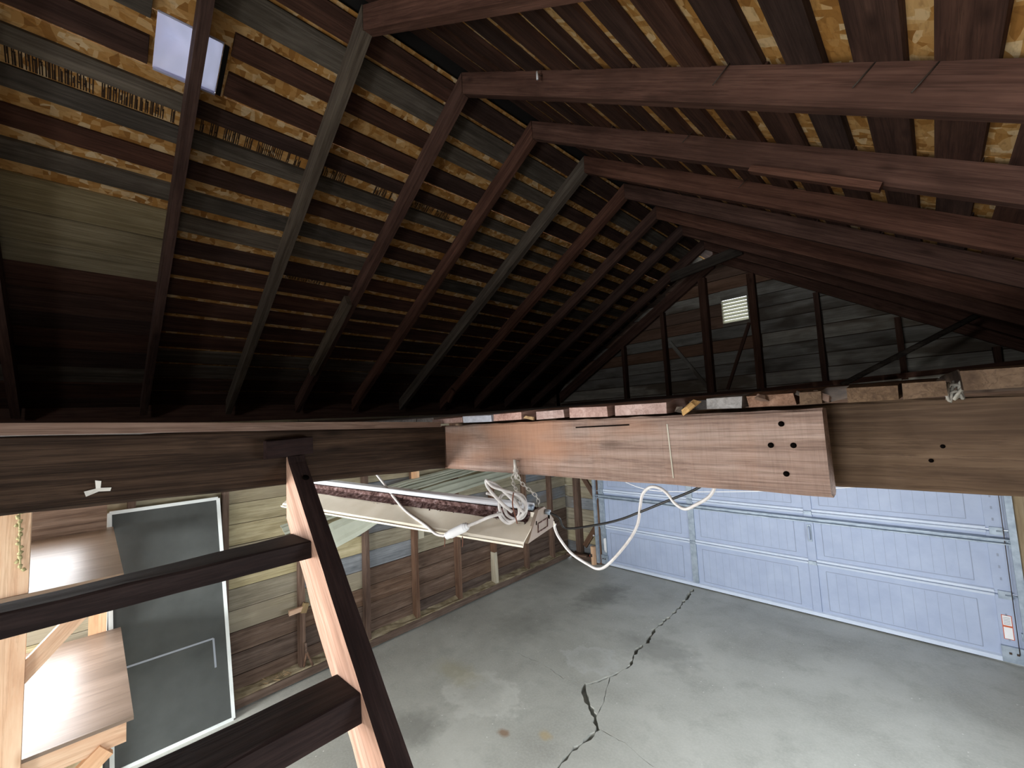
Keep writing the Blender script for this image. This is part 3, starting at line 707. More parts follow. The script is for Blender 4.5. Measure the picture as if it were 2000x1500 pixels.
# ridge boards outside, soffits and fascias that close the eaves
board('fascia', ceil, (-4.84, YB, 2.45), (-4.84, 5.98, 2.45), (1, 0, 0), .26, .03, M['gable_stud'])
board('fascia', ceil, (1.12, YB, 2.42), (1.12, 5.98, 2.42), (1, 0, 0), .3, .03, M['brown'])
board('soffit', ceil, (-4.6, YB, 2.34), (-4.6, 5.55, 2.34), (0, 0, 1), .5, .02, M['brown'])
board('soffit', ceil, (.98, YB, 2.30), (.98, 5.55, 2.30), (0, 0, 1), .34, .02, M['brown'])
prism('ridge_cap', ceil, [(XR-.3, HR+.0), (XR, HR+.20), (XR+.3, HR), (XR+.3, HR+.03), (XR, HR+.23), (XR-.3, HR+.03)], 1, YB-.1, EAVE_Y, M['flue'])
# a grey board nailed across the last rafters
board('collar_tie', ceil, (-2.20, 5.09, 3.935), (-1.37, 5.09, 4.03), (0, -1, 0), .115, .022, M['pole'])
# nails poking through
for (s, y, side, l) in ((1.6, 1.55, 1, .07), (2.02, 1.56, 1, .07), (2.16, 1.56, 1, .08), (1.28, 2.73, 1, .06), (.05, 1.50, -1, .06), (1.18, 2.15, 1, .05)):
    f = roofL if side < 0 else roofR
    p0 = f(s, y-.06, RD+.01); p1 = f(s-.02, y-.075, RD-l)
    tube('nail', ceil, [p0, p1], .0022, M['iron'], 6, 0)
# roof vent
rv = empty('roof_vent', roofL((HS0+HS1)/2, (HY0+HY1)/2, RD+.04), 'white plastic roof vent set in a square hole beside the nearest rafter', 'vent')
def vent_shell():
    vs = []; fs = []; n = 14
    for i in range(n+1):
        for j in range(n+1):
            u = i/n*2-1; v = j/n*2-1
            h = .095+.07*math.exp(-((u*1.3)**2+(v+.35)**2*2)*3.2)-.030*max(abs(u), abs(v))**6+.012*math.sin(7*v+3*u*u)*(1-u*u)
            vs.append(roofL((HS0+HS1)/2+u*(HS1-HS0)/2*1.02, (HY0+HY1)/2+v*(HY1-HY0)/2*1.02, RD+bt+h-.045))
    for i in range(n):
        for j in range(n): a = i*(n+1)+j; fs.append((a, a+1, a+n+2, a+n+1))
    c = Vector(rv.location)
    return mesh('vent_hood', [v-c for v in vs], fs, M['roofvent'], rv, Matrix.Translation(c), smooth=True)
vent_shell()
e = .006
for (sa, ya, sb, yb, nm, mt) in ((HS0, HY1+.012, HS1, HY1+.012, 'vent_edge', 'flue'), (HS0, HY1+.034, HS1, HY1+.034, 'cut_edge', 'osb'), (HS0-.004, HY0, HS0-.004, HY1, 'vent_lip', 'roofvent'), (HS1+.004, HY0, HS1+.004, HY1, 'vent_lip', 'roofvent')):
    board(nm, rv, roofL(sa, ya, RD+bt+.012), roofL(sb, yb, RD+bt+.012), NL, .020 if nm == 'vent_edge' else .008, .03, M[mt])

# ------------------------------------------------------------------ loft deck
deck = empty('loft_floor', (-1.6, 1.15, 2.28), kind='structure')
def dz(y): return 2.266+.036*(y-1.15)       # underside
ends = [(-1.70, -1.467, 'deck', .026), (-1.463, -1.274, 'deck_pale', .03), (-1.268, -1.106, 'deck', .032), (-1.03, -.90, 'deck', .034), (-.878, -.727, 'deck', .036), (-.707, -.538, 'deck', .036), (-.44, -.35, 'deck_grey', .034), (-.34, -.235, 'deck_edge', .034), (-.228, -.182, 'header2', .034),
        (-.137, -.049, 'header2', .034), (-.046, .016, 'header2', .034), (.035, .15, 'header2', .038), (.155, .30, 'header2', .036), (.305, .45, 'deck_grey', .036), (.455, .60, 'deck_grey', .036), (.605, .76, 'deck_grey', .036)]
for x0, x1, mt, t in ends:
    y0 = 1.145+random.uniform(-.006, .008)
    lift = .0 if x0 < -.14 else (.006 if x0 < .02 else .018)
    if -.45 < x0 < -.15: y0 += .03; lift = .004
    db = board('deck_board', deck, ((x0+x1)/2, y0, dz(y0)+t/2+lift), ((x0+x1)/2, 5.44, dz(5.44)+t/2), (0, 0, 1), x1-x0-.003, t, M[mt], 6, .0025)
    V = db.data.vertices; e0 = min(v.co.x for v in V)      # front edge shaped to slope and catch a pale strip of light
    for i in (2, 3): V[i].co.z -= .005
    for i in range(4, 8): V[i].co.x = e0+.075+random.uniform(-.01, .01)
# dark decking between the broken end boards
for x0, x1 in ((-1.104, -1.034), (-.537, -.445)):
    board('deck_board', deck, ((x0+x1)/2, 1.30, dz(1.3)+.014), ((x0+x1)/2, 5.44, dz(5.44)+.014), (0, 0, 1), x1-x0, .028, M['deck_grey'], 4, .002)
x = -1.704
while x > -4.7:
    w = random.uniform(.14, .19)
    if x-w < -4.80: break
    board('deck_board', deck, (x-w/2, 1.16, dz(1.16)+.015), (x-w/2, 5.44, dz(5.44)+.015), (0, 0, 1), w-.004, .028, M['deck_grey'], 4, .002)
    x -= w
def dzl(y): return 2.292-.0345*(y+.145)     # underside at the left of the hatch
x = -1.597
first = True
while x > -4.65:
    w = .14 if first else random.uniform(.14, .19)
    y1 = 1.125 if first else 1.155
    board('deck_board', deck, (x-w/2, YB, dzl(YB)+.014), (x-w/2, y1, dzl(y1)+.014), (0, 0, 1), w-.004, .026, M['deck_edge' if first else 'deck_grey'], 10 if first else 4, .0025)
    x -= w; first = False

# ------------------------------------------------------------------ heavy timbers round the hatch (each its own thing)
def timber(name, a, b, up, w, t, mat, seg, jit, label, bev=.006):
    return tag(board(name, None, a, b, up, w, t, M[mat], seg, jit, bev), label, 'beam')
def bz(y): return 2.10-.0275*(y+.138)
tb = timber('trimmer_beam', (-1.626, YB+.02, (bz(YB)+bz(YB)+.19)/2), (-1.626, 1.146, bz(1.146)+.0925), (1, 0, 0), .188, .052, 'beam', 46, .0022, 'dark weathered beam with split grain, the ladder leaning on it')
hb = timber('header_beam', (-1.655, 1.176, 2.157), (-.180, 1.176, 2.163), (0, -1, 0), .195, .052, 'header', 30, .0018, 'reddish rough-sawn short beam in front, with bolt holes and the lamp chain')
h2 = timber('header_beam', (-1.66, 1.278, 2.166), (XW+.02, 1.278, 2.176), (0, -1, 0), .196, .05, 'header2', 40, .002, 'dull brown beam behind the end of the reddish short beam, at the right')
def clear_child(o, p):
    return par(o, p)
# bolt holes in the short beam, cleat and label on the dark one
for x, z in ((-.262, 2.228), (-.288, 2.178), (-.242, 2.178), (-.262, 2.112)):
    tube('bolt_hole', hb, [(x, 1.1478, z), (x, 1.1502, z)], .0065, M['hole'], 10, 0)
board('scratch', hb, (-.541, 1.1495, 2.235), (-.535, 1.1495, 2.085), (0, -1, 0), .0035, .001, M['stud_pale'])
board('split', hb, (-.86, 1.1497, 2.232), (-.66, 1.1497, 2.236), (0, -1, 0), .004, .0016, M['hole'])
for x, z in ((.0, 2.17), (-.02, 2.14), (.06, 2.2)): tube('knot', h2, [(x, 1.2520, z), (x, 1.2532, z)], .0042, M['hole'], 9, 0)
cl = board('cleat', tb, (-1.578, .405, 2.208), (-1.578, .548, 2.214), (1, 0, 0), .060, .044, M['stair_dark'], 3, .002, .003); cl['label'] = 'short dark block nailed to the beam above the ladder'
def scrap(parent, c):
    vs = [Vector(v) for v in ((0, .004, -.002), (.004, .002, .020), (.006, .014, .017), (.003, .013, -.001), (.005, .034, -.003), (.003, .032, -.012), (.004, .010, -.010), (.003, -.014, -.020), (.006, -.018, -.006))]
    return mesh('paper_scrap', vs, [(0, 1, 2, 3), (0, 3, 4, 5, 6), (0, 6, 7, 8)], M['paper'], parent, Matrix.Translation(c))
scrap(tb, Vector((-1.592, .004, 2.143)))

# ------------------------------------------------------------------ ladder stair
lad = empty('ladder_stair', (.55, .0, 0), 'steep wooden ladder stair with thick dark treads leaning on the dark beam', 'ladder')
def stile(y0, y1):
    # side profile in xz, front edge runs x + z = .587
    P = [(-1.590, 2.178), (-1.56, 2.150), (.587, 0), (.375, 0), (-1.597, 1.972), (-1.597, 2.155)]
    n = 40
    top = []; bot = []
    st = mesh_stile(P, y0, y1)
    return st
def mesh_stile(P, y0, y1):
    # front edge and back edge subdivided, back (lower) edge a little ragged
    A = []
    N = 44
    for i in range(N+1):
        t = i/N; A.append((-1.572+t*(.587+1.572)+random.uniform(-.0015, .0015), 2.159-t*2.159))
    Bk = []
    for i in range(N+1):
        t = i/N; e = random.uniform(-.004, .004) if 0 < i < N else 0
        Bk.append((-1.597+t*(.375+1.597)+e, 1.972-t*1.972+e))
    front = [(-1.597, 2.176), (-1.588, 2.180)]+A
    poly = front+Bk[::-1]
    vs = [Vector((x, y, z)) for y in (y0, y1) for x, z in poly]; n = len(poly)
    x = Vector((1, 0, -1)).normalized(); z = Vector((1, 0, 1)).normalized(); y = z.cross(x); c = Vector((-.5, (y0+y1)/2, 1.0))
    MM = Matrix(((x.x, y.x, z.x, c.x), (x.y, y.y, z.y, c.y), (x.z, y.z, z.z, c.z), (0, 0, 0, 1))); I = MM.inverted()
    fs = [tuple(range(n)), tuple(range(n, 2*n))]+[(i, (i+1) % n, n+(i+1) % n, n+i) for i in range(n)]
    o = mesh('stile', [I @ v for v in vs], fs, M['stair_pale'], lad, MM)
    o.data.materials.append(M['stair_dark'])
    for p in o.data.polygons:
        w = MM.to_3x3() @ p.normal
        if w.x+w.z > .8: p.material_index = 1  # front faces take the darker stair tone
    return o
st1 = stile(.475, .532); st2 = stile(-.62, -.563)
hole = tube('knot_hole', st1, [(-1.519, .512, 2.1085), (-1.5185, .512, 2.109)], .011, M['hole'], 12, 0)
def tread(zb, xb0, xf0, xb1, xf1, t, y0=-.563, y1=.474):
    P = [(xb0, y1, zb-.008), (xf0, y1, zb), (xf1, y0, zb), (xb1, y0, zb-.006)]
    n = 10; vs = []; fs = []
    for i in range(n+1):
        k = i/n; j = lambda: random.uniform(-.0016, .0016)
        b = Vector(P[0]).lerp(Vector(P[3]), k); f = Vector(P[1]).lerp(Vector(P[2]), k)
        for v in (b+Vector((0, 0, -.004)), b+Vector((.004, 0, 0)), f+Vector((-.005, 0, 0)), f+Vector((0, 0, -.005)), f+Vector((.004, 0, -t)), b+Vector((.004, 0, -t))):
            vs.append(v+Vector((j(), 0, j())))
    for i in range(n):
        for k in range(6): fs.append((i*6+k, i*6+(k+1) % 6, i*6+6+(k+1) % 6, i*6+6+k))
    fs += [tuple(range(6)), tuple(n*6+k for k in range(6))]
    # local X along y
    c = Vector((xf0-.08, 0, zb-.03)); MM = Matrix(((0, -1, 0, c.x), (1, 0, 0, c.y), (0, 0, 1, c.z), (0, 0, 0, 1))); I = MM.inverted()
    return mesh('tread', [I @ v for v in vs], fs, M['stair_dark'], lad, MM)
tread(1.935, -1.545, -1.367, -1.41, -1.335, .050)
tread(1.628, -1.190, -1.047, -1.16, -1.02, .066)
tread(1.31, -.89, -.73, -.88, -.72, .06); tread(1.0, -.57, -.42, -.57, -.42, .06); tread(.68, -.26, -.10, -.26, -.10, .06); tread(.36, .06, .22, .06, .22, .06)

# ------------------------------------------------------------------ two-tier workbench at the left wall
bench = empty('workbench', (-3.4, -.4, 0), 'tall two-tier pine workbench with shiny plywood tops and knee braces by the screens', 'workbench')
lo = board('lower_top', bench, (-3.43, -1.0, .972), (-3.43, .165, .972), (0, 0, 1), 1.32, .016, M['ply'])
up = board('upper_top', bench, (-3.46, -1.0, 1.642), (-3.46, .115, 1.642), (0, 0, 1), 1.48, .016, M['ply'])
board('window_baffle', bench, (-4.13, -.95, 1.752), (-4.13, .08, 1.752), (1, 0, 0), .21, .018, M['brown'])  # added board that blocks the window's reflection in the upper top
board('apron', bench, (-2.79, -1.0, .922), (-2.79, .140, .922), (1, 0, 0), .085, .038, M['newwood'], 2, .001)
board('apron', bench, (-2.74, -1.0, 1.592), (-2.74, .09, 1.592), (1, 0, 0), .085, .038, M['newwood'], 2, .001)
for y in (.07, -.92): board('end_rail', bench, (-4.1, y, .922), (-2.81, y, .922), (0, 1, 0), .085, .038, M['newwood'])
board('end_rail', bench, (-4.1, .07, 1.592), (-2.81, .07, 1.592), (0, 1, 0), .085, .038, M['newwood'])
for y in (-.222, -.94):
    board('post', bench, (-2.752, y, 0), (-2.752, y, 2.04), (1, 0, 0), .088, .04, M['newwood'], 4, .001)
board('brace', bench, (-2.775, -.20, 1.30), (-2.775, .02, 1.555), (1, 0, 0), .062, .036, M['newwood'])
board('brace', bench, (-2.775, -.19, .67), (-2.775, .075, .885), (1, 0, 0), .07, .036, M['newwood'])
for y in (.05, -.93): board('post', bench, (-4.12, y, 0), (-4.12, y, 1.63), (1, 0, 0), .088, .04, M['newwood'])
# dangling dried garland beside the bench post
gl = tag(tube('garland', None, [(-2.72, -.215, 2.05), (-2.718, -.208, 1.93), (-2.722, -.205, 1.83), (-2.718, -.20, 1.755)], .003, M['pod'], 6, 6), 'string of dry pale pods hanging beside the pine post under the dark beam', 'garland')
for i in range(16):
    t = i/15; p = Vector((-2.72+random.uniform(-.008, .008), -.213+.012*t+random.uniform(-.008, .008), 2.03-.275*t))
    tube('pod', gl, [p, p+Vector((random.uniform(-.01, .01), random.uniform(-.012, .012), random.uniform(-.016, -.006)))], .006, M['pod'], 6, 0, rad=lambda q: .0065)

# ------------------------------------------------------------------ two insect screens leaning on the wall
def screen_door(yb0, yb1, yt0, yt1, xb, xt, h, label):
    r = empty('insect_screen', (xb, (yb0+yb1)/2, 0), label, 'screen')
    A, B, C_, D = Vector((xb, yb0, .012)), Vector((xb, yb1, .012)), Vector((xt, yt1, h)), Vector((xt, yt0, h))
    n = (B-A).cross(D-A).normalized()
    for p, q in ((A, B), (D, C_), (A, D), (B, C_)): board('frame_rail', r, p, q, n, .024, .014, M['frame'], 2, .0005)
    mesh('screen_mesh', [A+n*.002, B+n*.002, C_+n*.002, D+n*.002, A-n*.001, B-n*.001, C_-n*.001, D-n*.001], [(0, 1, 2, 3), (4, 5, 6, 7), (0, 1, 5, 4), (1, 2, 6, 5), (2, 3, 7, 6), (3, 0, 4, 7)], M['screen'], r)
    return r, A, B, C_, D, n
s1 = screen_door(.145, .845, .095, .735, -4.165, -4.205, 1.745, 'tall dark insect screen in a white frame leaning in front of its twin')
s2 = screen_door(.085, .79, .09, .73, -4.20, -4.226, 1.735, 'white framed insect screen mostly hidden behind the front screen, shifted at the foot')
A, B, C_, D = s1[1:5]; nn = s1[5]
def onscr(u, v): return A.lerp(B, u).lerp(D.lerp(C_, u), v)+nn*(.004 if nn.x > 0 else -.004)
for p, q in (((.05, .378), (.86, .378)), ((.86, .378), (.865, .25))): board('chalk_mark', s1[0], onscr(*p), onscr(*q), nn, .013, .001, M['greyink'])

# ------------------------------------------------------------------ vinyl siding strips on the wall brackets
def vinyl(pts, label, wob):
    """pts: list of (y, z_front, off_front, z_back, off_back)"""
    vs = []; fs = []; n = 6; K = len(pts); m_ = 30
    for i in range(m_+1):
        t = i/m_*(K-1); k = min(int(t), K-2); f = t-k
        y, zf, of, zb, ob = [pts[k][j]*(1-f)+pts[k+1][j]*f for j in range(5)]
        zf += wob*math.sin(i*1.3)+wob*.6*math.sin(i*.57+1)
        for j in range(n+1):
            u = j/n; lap = .005*(1 if j in (1, 4) else 0)-.002*(1 if j in (2, 5) else 0)
            vs.append(Vector((wx(y)+of+(ob-of)*u+lap, y, zf+(zb-zf)*u+lap)))
    base = len(vs)
    vs += [v+Vector((-.003, 0, -.002)) for v in vs]
    for i in range(m_):
        for j in range(n):
            a = i*(n+1)+j; fs.append((a, a+1, a+n+2, a+n+1)); b = a+base; fs.append((b, b+n+1, b+n+2, b+1))
        for j in (0, n): a = i*(n+1)+j; fs.append((a, a+n+1, a+n+1+base, a+base))
    for i in (0, m_):
        for j in range(n): a = i*(n+1)+j; fs.append((a, a+1, a+1+base, a+base))
    c = sum(vs, Vector())/len(vs)
    return tag(mesh('siding_strip', [v-c for v in vs], fs, M['vinyl'], None, Matrix.Translation(c)), label, 'siding', 'vinyl siding strips stored on the left wall')
vinyl([(1.35, 1.06, .26, 1.28, .15), (1.63, 1.165, .25, 1.38, .14), (2.19, 1.34, .25, 1.48, .12), (3.0, 1.44, .25, 1.56, .10), (4.0, 1.51, .25, 1.62, .08), (4.5, 1.535, .25, 1.64, .07)], 'pale green vinyl siding strip drooping lowest along the stud wall', .005)
vinyl([(1.2, 1.37, .20, 1.43, .06), (2.36, 1.535, .19, 1.585, .05), (3.4, 1.635, .18, 1.68, .05), (4.4, 1.68, .17, 1.73, .05)], 'narrower vinyl siding strip lying just above the drooping one', .002)
vinyl([(1.25, 1.46, .13, 1.49, .03), (2.5, 1.61, .13, 1.645, .03), (4.2, 1.75, .12, 1.785, .03)], 'topmost vinyl siding strip, close under the pine bracket blocks', .002)

# small things on the left wall
tag(board('cover_plate', None, (wx(2.76)-.082, 2.76, .93), (wx(2.76)-.082, 2.76, 1.07), (1, 0, 0), .075, .006, M['plate']), 'small cream cover plate on the siding right of a bracketed stud', 'plate')
ph = empty('peg_bracket', (wx(1.41), 1.41, .62), 'short pale pine scrap nailed across the stud right of the screens', 'bracket')
board('arm', ph, (wx(1.3)+.022, 1.28, .64), (wx(1.41)+.022, 1.42, .64), (1, 0, 0), .04, .03, M['newwood'], 1, .003)
board('back_block', ph, (wx(1.4)+.02, 1.40, .60), (wx(1.4)+.02, 1.43, .68), (1, 0, 0), .05, .036, M['jamb'], 1, .003)
hk = empty('forked_stick', (wx(1.42), 1.42, .13), 'reddish forked wood splinter standing on the sill under the pine scrap', 'stick')
tube('stem', hk, [(wx(1.42)+.018, 1.425, .33), (wx(1.42)+.02, 1.43, .24)], .012, M['stud'], 6, 0)
tube('prong', hk, [(wx(1.42)+.02, 1.43, .25), (wx(1.42)+.045, 1.475, .12)], .011, M['stud'], 6, 0)
tube('prong', hk, [(wx(1.42)+.02, 1.43, .25), (wx(1.42)+.01, 1.41, .12)], .009, M['stud'], 6, 0)
def straw():
    vs = []; fs = []
    for i in range(26):
        p = Vector((wx(1.2)-.02+random.uniform(-.03, .04), 1.2+random.uniform(-.12, .16), .108+random.uniform(0, .02))); d = Vector((random.uniform(-1, 1)*.4, random.uniform(-1, 1), random.uniform(-.3, .5))).normalized()*random.uniform(.02, .06)
        w = Vector((0, .0012, .0012)); b = len(vs); vs += [p-w, p+w, p+d+w, p+d-w]; fs.append((b, b+1, b+2, b+3))
    return tag(mesh('straw', vs, fs, M['chip']), 'few loose straws caught on the dirty sill ledge', 'straw', kind='stuff')
straw()

# ------------------------------------------------------------------ hanging shop light
A0 = Vector((-1.032, 1.14, 1.935)); B0 = Vector((-2.185, .755, 2.006)); ax = (B0-A0).normalized(); nv = Vector((.31672, -.94852, 0)); dn = ax.cross(nv); dn = dn if dn.z < 0 else -dn
lamp = empty('shop_light', A0, 'dusty cream fluorescent shop light hanging by chain below the reddish beam', 'light')
def P3(t, w, h): return A0+(B0-A0)*t+nv*w+dn*h
def hood():
    prof = [(.15, .075), (.145, .080), (.138, .066), (.032, .012), (.032, -.004), (-.032, -.004), (-.032, .012), (-.138, .066), (-.145, .080), (-.15, .075)]
    inn = [(w*.985, h+.004) for w, h in prof]
    vs = []; fs = []; n = len(prof); K = 12
    for i in range(K+1):
        for (w, h) in prof: vs.append(P3(i/K, w, h+random.uniform(-.0006, .0006)))
    for i in range(K+1):
        for (w, h) in inn: vs.append(P3(i/K, w, h))
    o = (K+1)*n
    for i in range(K):
        for k in range(n-1):
            a = i*n+k; fs.append((a, a+1, a+n+1, a+n)); b = a+o; fs.append((b, b+n, b+n+1, b+1))
        for k in (0, n-1): a = i*n+k; fs.append((a, a+n, a+n+o, a+o))
    for i in (0, K):
        for k in range(n-1): a = i*n+k; fs.append((a, a+o, a+1+o, a+1))
    c = sum(vs, Vector())/len(vs)
    return mesh('hood', [v-c for v in vs], fs, M['cream'], lamp, Matrix.Translation(c))
hood()
def capmesh():
    poly = [(.115, .078), (.028, -.014), (-.028, -.014), (-.118, .05), (-.118, .078)]
    vs = [P3(-.004, w, h) for w, h in poly]+[P3(.006, w, h) for w, h in poly]; n = 5
    return mesh('end_cap', vs, [tuple(range(n)), tuple(range(n, 2*n))]+[(i, (i+1) % n, n+(i+1) % n, n+i) for i in range(n)], M['shadedcap'], lamp)
cap = capmesh()
def capbox(w0, w1, h0, h1, mt, nm, t=-.0065):
    vs = [P3(a, w, h) for a in (t, -.003) for w, h in ((w0, h0), (w1, h0), (w1, h1), (w0, h1))]
    return mesh(nm, vs, [(0, 1, 2, 3), (4, 5, 6, 7), (0, 1, 5, 4), (1, 2, 6, 5), (2, 3, 7, 6), (3, 0, 4, 7)], M[mt], cap)
for q in ((.035, -.055, .030, .033), (.035, -.055, .060, .063), (.035, .032, .030, .063), (-.052, -.055, .030, .063)): capbox(*q, 'dust', 'embossed_line')
for w in (-.06, -.07, .05): capbox(w, w-.004, .005+abs(w)*.3, .018+abs(w)*.3, 'hole', 'slot', -.0058)
for w, h, mt in ((.030, -.012, 'tube'), (.004, -.013, 'tube')):
    tube('spare_tube', lamp, [P3(.02, w, h-.008), P3(1.0, w, h-.008)], .0095, M[mt], 12, 0)
for t in (.012, 1.0):
    tube('tube_cap', lamp, [P3(t, .030, -.020), P3(t+.012, .030, -.020)], .0102, M['galv'], 12, 0)
def litter():
    vs = []; fs = []
    for i in range(420):
        t = random.random()**1.5*.62+.02; w = random.uniform(-.05, .075); h = .012+max(0, abs(w)-.032)*.5-.004-random.uniform(0, .008)
        if abs(w) < .032: h = -.007
        p = P3(t, w, h); d = Vector((random.uniform(-1, 1), random.uniform(-1, 1), random.uniform(-.3, .5))).normalized()*random.uniform(.005, .016); s_ = d.cross(Vector((0, 0, 1))).normalized()*random.uniform(.002, .004)
        b = len(vs); vs += [p-s_, p+s_, p+d+s_, p+d-s_+Vector((0, 0, .002))]; fs.append((b, b+1, b+2, b+3))
    return tag(mesh('leaf_litter', vs, fs, M['dust'], lamp), kind='stuff')
litter()
prv = [P3(.03, w, h-.001) for w, h in ((.05, .020), (.032, .011), (-.032, -.0055), (-.06, .024))]
def dusttop():
    vs = []; fs = []; K = 20; pr = [(.062, .0265), (.0325, .0105), (.0325, -.0052), (-.0325, -.0052), (-.0325, .0105), (-.10, .0455)]
    for i in range(K+1):
        for w, h in pr: vs.append(P3(.02+.96*i/K, w+random.uniform(-.004, .004)*(1 if abs(w) > .04 else 0), h-.0015))
    n = len(pr)
    for i in range(K):
        for k in range(n-1): a = i*n+k; fs.append((a, a+1, a+n+1, a+n))
    return mesh('dust_layer', vs, fs, M['dust'], lamp)
dusttop()
# socket and chain
def chain(pts, nlinks, r, name, label, hook=True):
    ch = empty(name, pts[0], label, 'chain'); P = smoothpath(pts, 8); L = [0]
    for i in range(1, len(P)): L.append(L[-1]+(P[i]-P[i-1]).length)
    def at(s):
        for i in range(1, len(P)):
            if L[i] >= s: return P[i-1].lerp(P[i], (s-L[i-1])/max(1e-9, L[i]-L[i-1]))
        return P[-1]
    for k in range(nlinks):
        a = at(L[-1]*k/nlinks-.002 if k else 0); b = at(min(L[-1], L[-1]*(k+1)/nlinks+.003)); d = (b-a).normalized(); u = d.orthogonal().normalized()
        if k % 2: u = d.cross(u)
        w = .0048; path = [a, a+u*w+d*.003, b+u*w-d*.003, b, b-u*w-d*.003, a-u*w+d*.003, a]
        tube('link', ch, path, r, M['chain'], 5, 2, closed=True)
    return ch
HK = Vector((-1.137, 1.132, 2.098))
c1 = chain([HK+Vector((0, 0, -.012)), HK+Vector((-.01, -.01, -.06)), P3(.05, .03, -.016)+Vector((0, 0, .03)), P3(.05, .035, -.012)], 13, .0017, 'lamp_chain', 'thin grey chain from the beam hook to the left side of the lamp')
c2 = chain([HK+Vector((.002, 0, -.012)), HK+Vector((.02, 0, -.06)), P3(.02, -.03, -.016)+Vector((.0, 0, .03)), P3(.02, -.035, -.010)], 12, .0017, 'lamp_chain', 'thin grey chain from the beam hook to the right side of the lamp')
hkk = tag(tube('chain_hook', None, [(-1.137, 1.152, 2.110), (-1.137, 1.138, 2.112), (-1.137, 1.128, 2.104), (-1.137, 1.128, 2.090), (-1.137, 1.136, 2.084), (-1.137, 1.142, 2.090)], .0028, M['chain'], 8, 5), 'bent metal hook and clip on the reddish beam face', 'hook')
tube('clip', hkk, [(-1.137, 1.130, 2.118), (-1.137, 1.130, 2.072)], .0065, M['chain'], 8, 0); tube('clip', hkk, [(-1.137, 1.130, 2.070), (-1.137, 1.130, 2.045)], .0045, M['chain'], 8, 0)

# ------------------------------------------------------------------ cords
RTn, UPn = RT, UP
def pxat(u, v, depth):
    d = FW*821.4336+RT*(u-1000)+UP*(750-v); return CAM+d*(depth/821.4336)
def coilcord():
    cr = empty('white_extension_cord', (-1.08, 1.02, 1.93), 'thick white extension cord coiled over the near end of the shop light', 'cord')
    D = 1.40
    loops = [[(951, 940), (970, 948), (1000, 975), (1022, 1000), (1027, 985), (1010, 967), (985, 958), (962, 950), (950, 938), (953, 952), (975, 978), (1000, 1000)],
             [(1000, 962), (1020, 968), (1027, 985), (1020, 1005), (1000, 1018), (985, 1012), (976, 995), (976, 975), (985, 965), (1003, 972), (1013, 990), (1012, 1008), (995, 1022), (980, 1014), (973, 1000)],
             [(950, 963), (965, 968), (982, 985), (990, 1005), (1006, 1014), (1022, 1010), (1028, 992), (1018, 975), (1000, 968)]]
    for q, lp in enumerate(loops):
        pts = [pxat(u, v, D+q*.018+.010*math.sin(i*1.7)) for i, (u, v) in enumerate(lp)]
        tube('coil', cr, pts, .0052, M['cord'], 8, 6)
    tube('plug_lead', cr, [pxat(980, 1003, 1.40), pxat(955, 1010, 1.40), pxat(932, 1020, 1.42), pxat(914, 1027, 1.43)], .0058, M['cord'], 8, 5)
    a, b = pxat(914, 1027, 1.43), pxat(872, 1047, 1.46)
    pg = tube('plug', cr, [a, a.lerp(b, .15), a.lerp(b, .3), a.lerp(b, .7), b], .012, M['white'], 10, 4, rad=lambda t: .010 if t < .08 else (.0155 if .2 < t < .85 else .0125))
    tube('plug_collar', pg, [a.lerp(b, .05), a.lerp(b, .16)], .0135, M['white'], 10, 0)
    tube('feed', cr, [pxat(872, 1047, 1.46), pxat(852, 1043, 1.50), pxat(830, 1025, 1.56), pxat(795, 1000, 1.66), pxat(770, 972, 1.76), pxat(750, 945, 1.84), pxat(735, 926, 1.9)], .0052, M['cord'], 8, 6)
    for u, v in ((868, 1052), (903, 1052)): tube('twig', cr, [pxat(u, v-4, 1.45), pxat(u+1, v+6, 1.45), pxat(u, v+16, 1.45)], .0018, M['rust'], 5, 2)
    tube('tie', cr, [pxat(1003, 962, 1.385), pxat(1001, 985, 1.38), pxat(1006, 1006, 1.385), pxat(1010, 1022, 1.39)], .0022, M['rust'], 6, 4)
coilcord()
wc = empty('white_power_cord', (-.9, 1.32, 1.71), 'slack white cord looping down below the reddish beam in front of the big door', 'cord')
tube('lead', wc, [(-1.118, 1.32, 1.845), (-1.122, 1.32, 1.832), (-1.102, 1.32, 1.794), (-1.047, 1.32, 1.745), (-.966, 1.32, 1.717), (-.922, 1.32, 1.712), (-.876, 1.32, 1.741), (-.798, 1.32, 1.825), (-.754, 1.32, 1.892), (-.739, 1.32, 1.953), (-.726, 1.32, 1.997), (-.696, 1.32, 2.023), (-.661, 1.32, 2.021), (-.636, 1.32, 2.003), (-.616, 1.32, 1.978), (-.585, 1.32, 1.964), (-.548, 1.32, 1.982), (-.508, 1.32, 2.009), (-.488, 1.32, 2.041), (-.47, 1.32, 2.09)], .0052, M['cord'], 8, 6)
tube('end_cap', wc, [(-1.121, 1.318, 1.838), (-1.122, 1.316, 1.846)], .0066, M['white'], 8, 0)
bc = empty('black_power_cord', (-1.08, 1.2, 1.9), 'black cord running from the lamp end up behind the reddish beam', 'cord')
q0 = P3(-.01, -.03, .004)
tube('lead', bc, [q0, q0+Vector((.03, .03, -.022)), (-1.0, 1.24, 1.862), (-.909, 1.30, 1.874), (-.822, 1.32, 1.9), (-.741, 1.32, 1.936), (-.647, 1.32, 1.98), (-.536, 1.32, 2.034), (-.47, 1.32, 2.09)], .0042, M['blackcord'], 8, 6)
tube('strain_relief', bc, [q0-Vector((.006, .0, 0)), q0+Vector((.010, .008, -.003))], .0095, M['galv'], 10, 0)
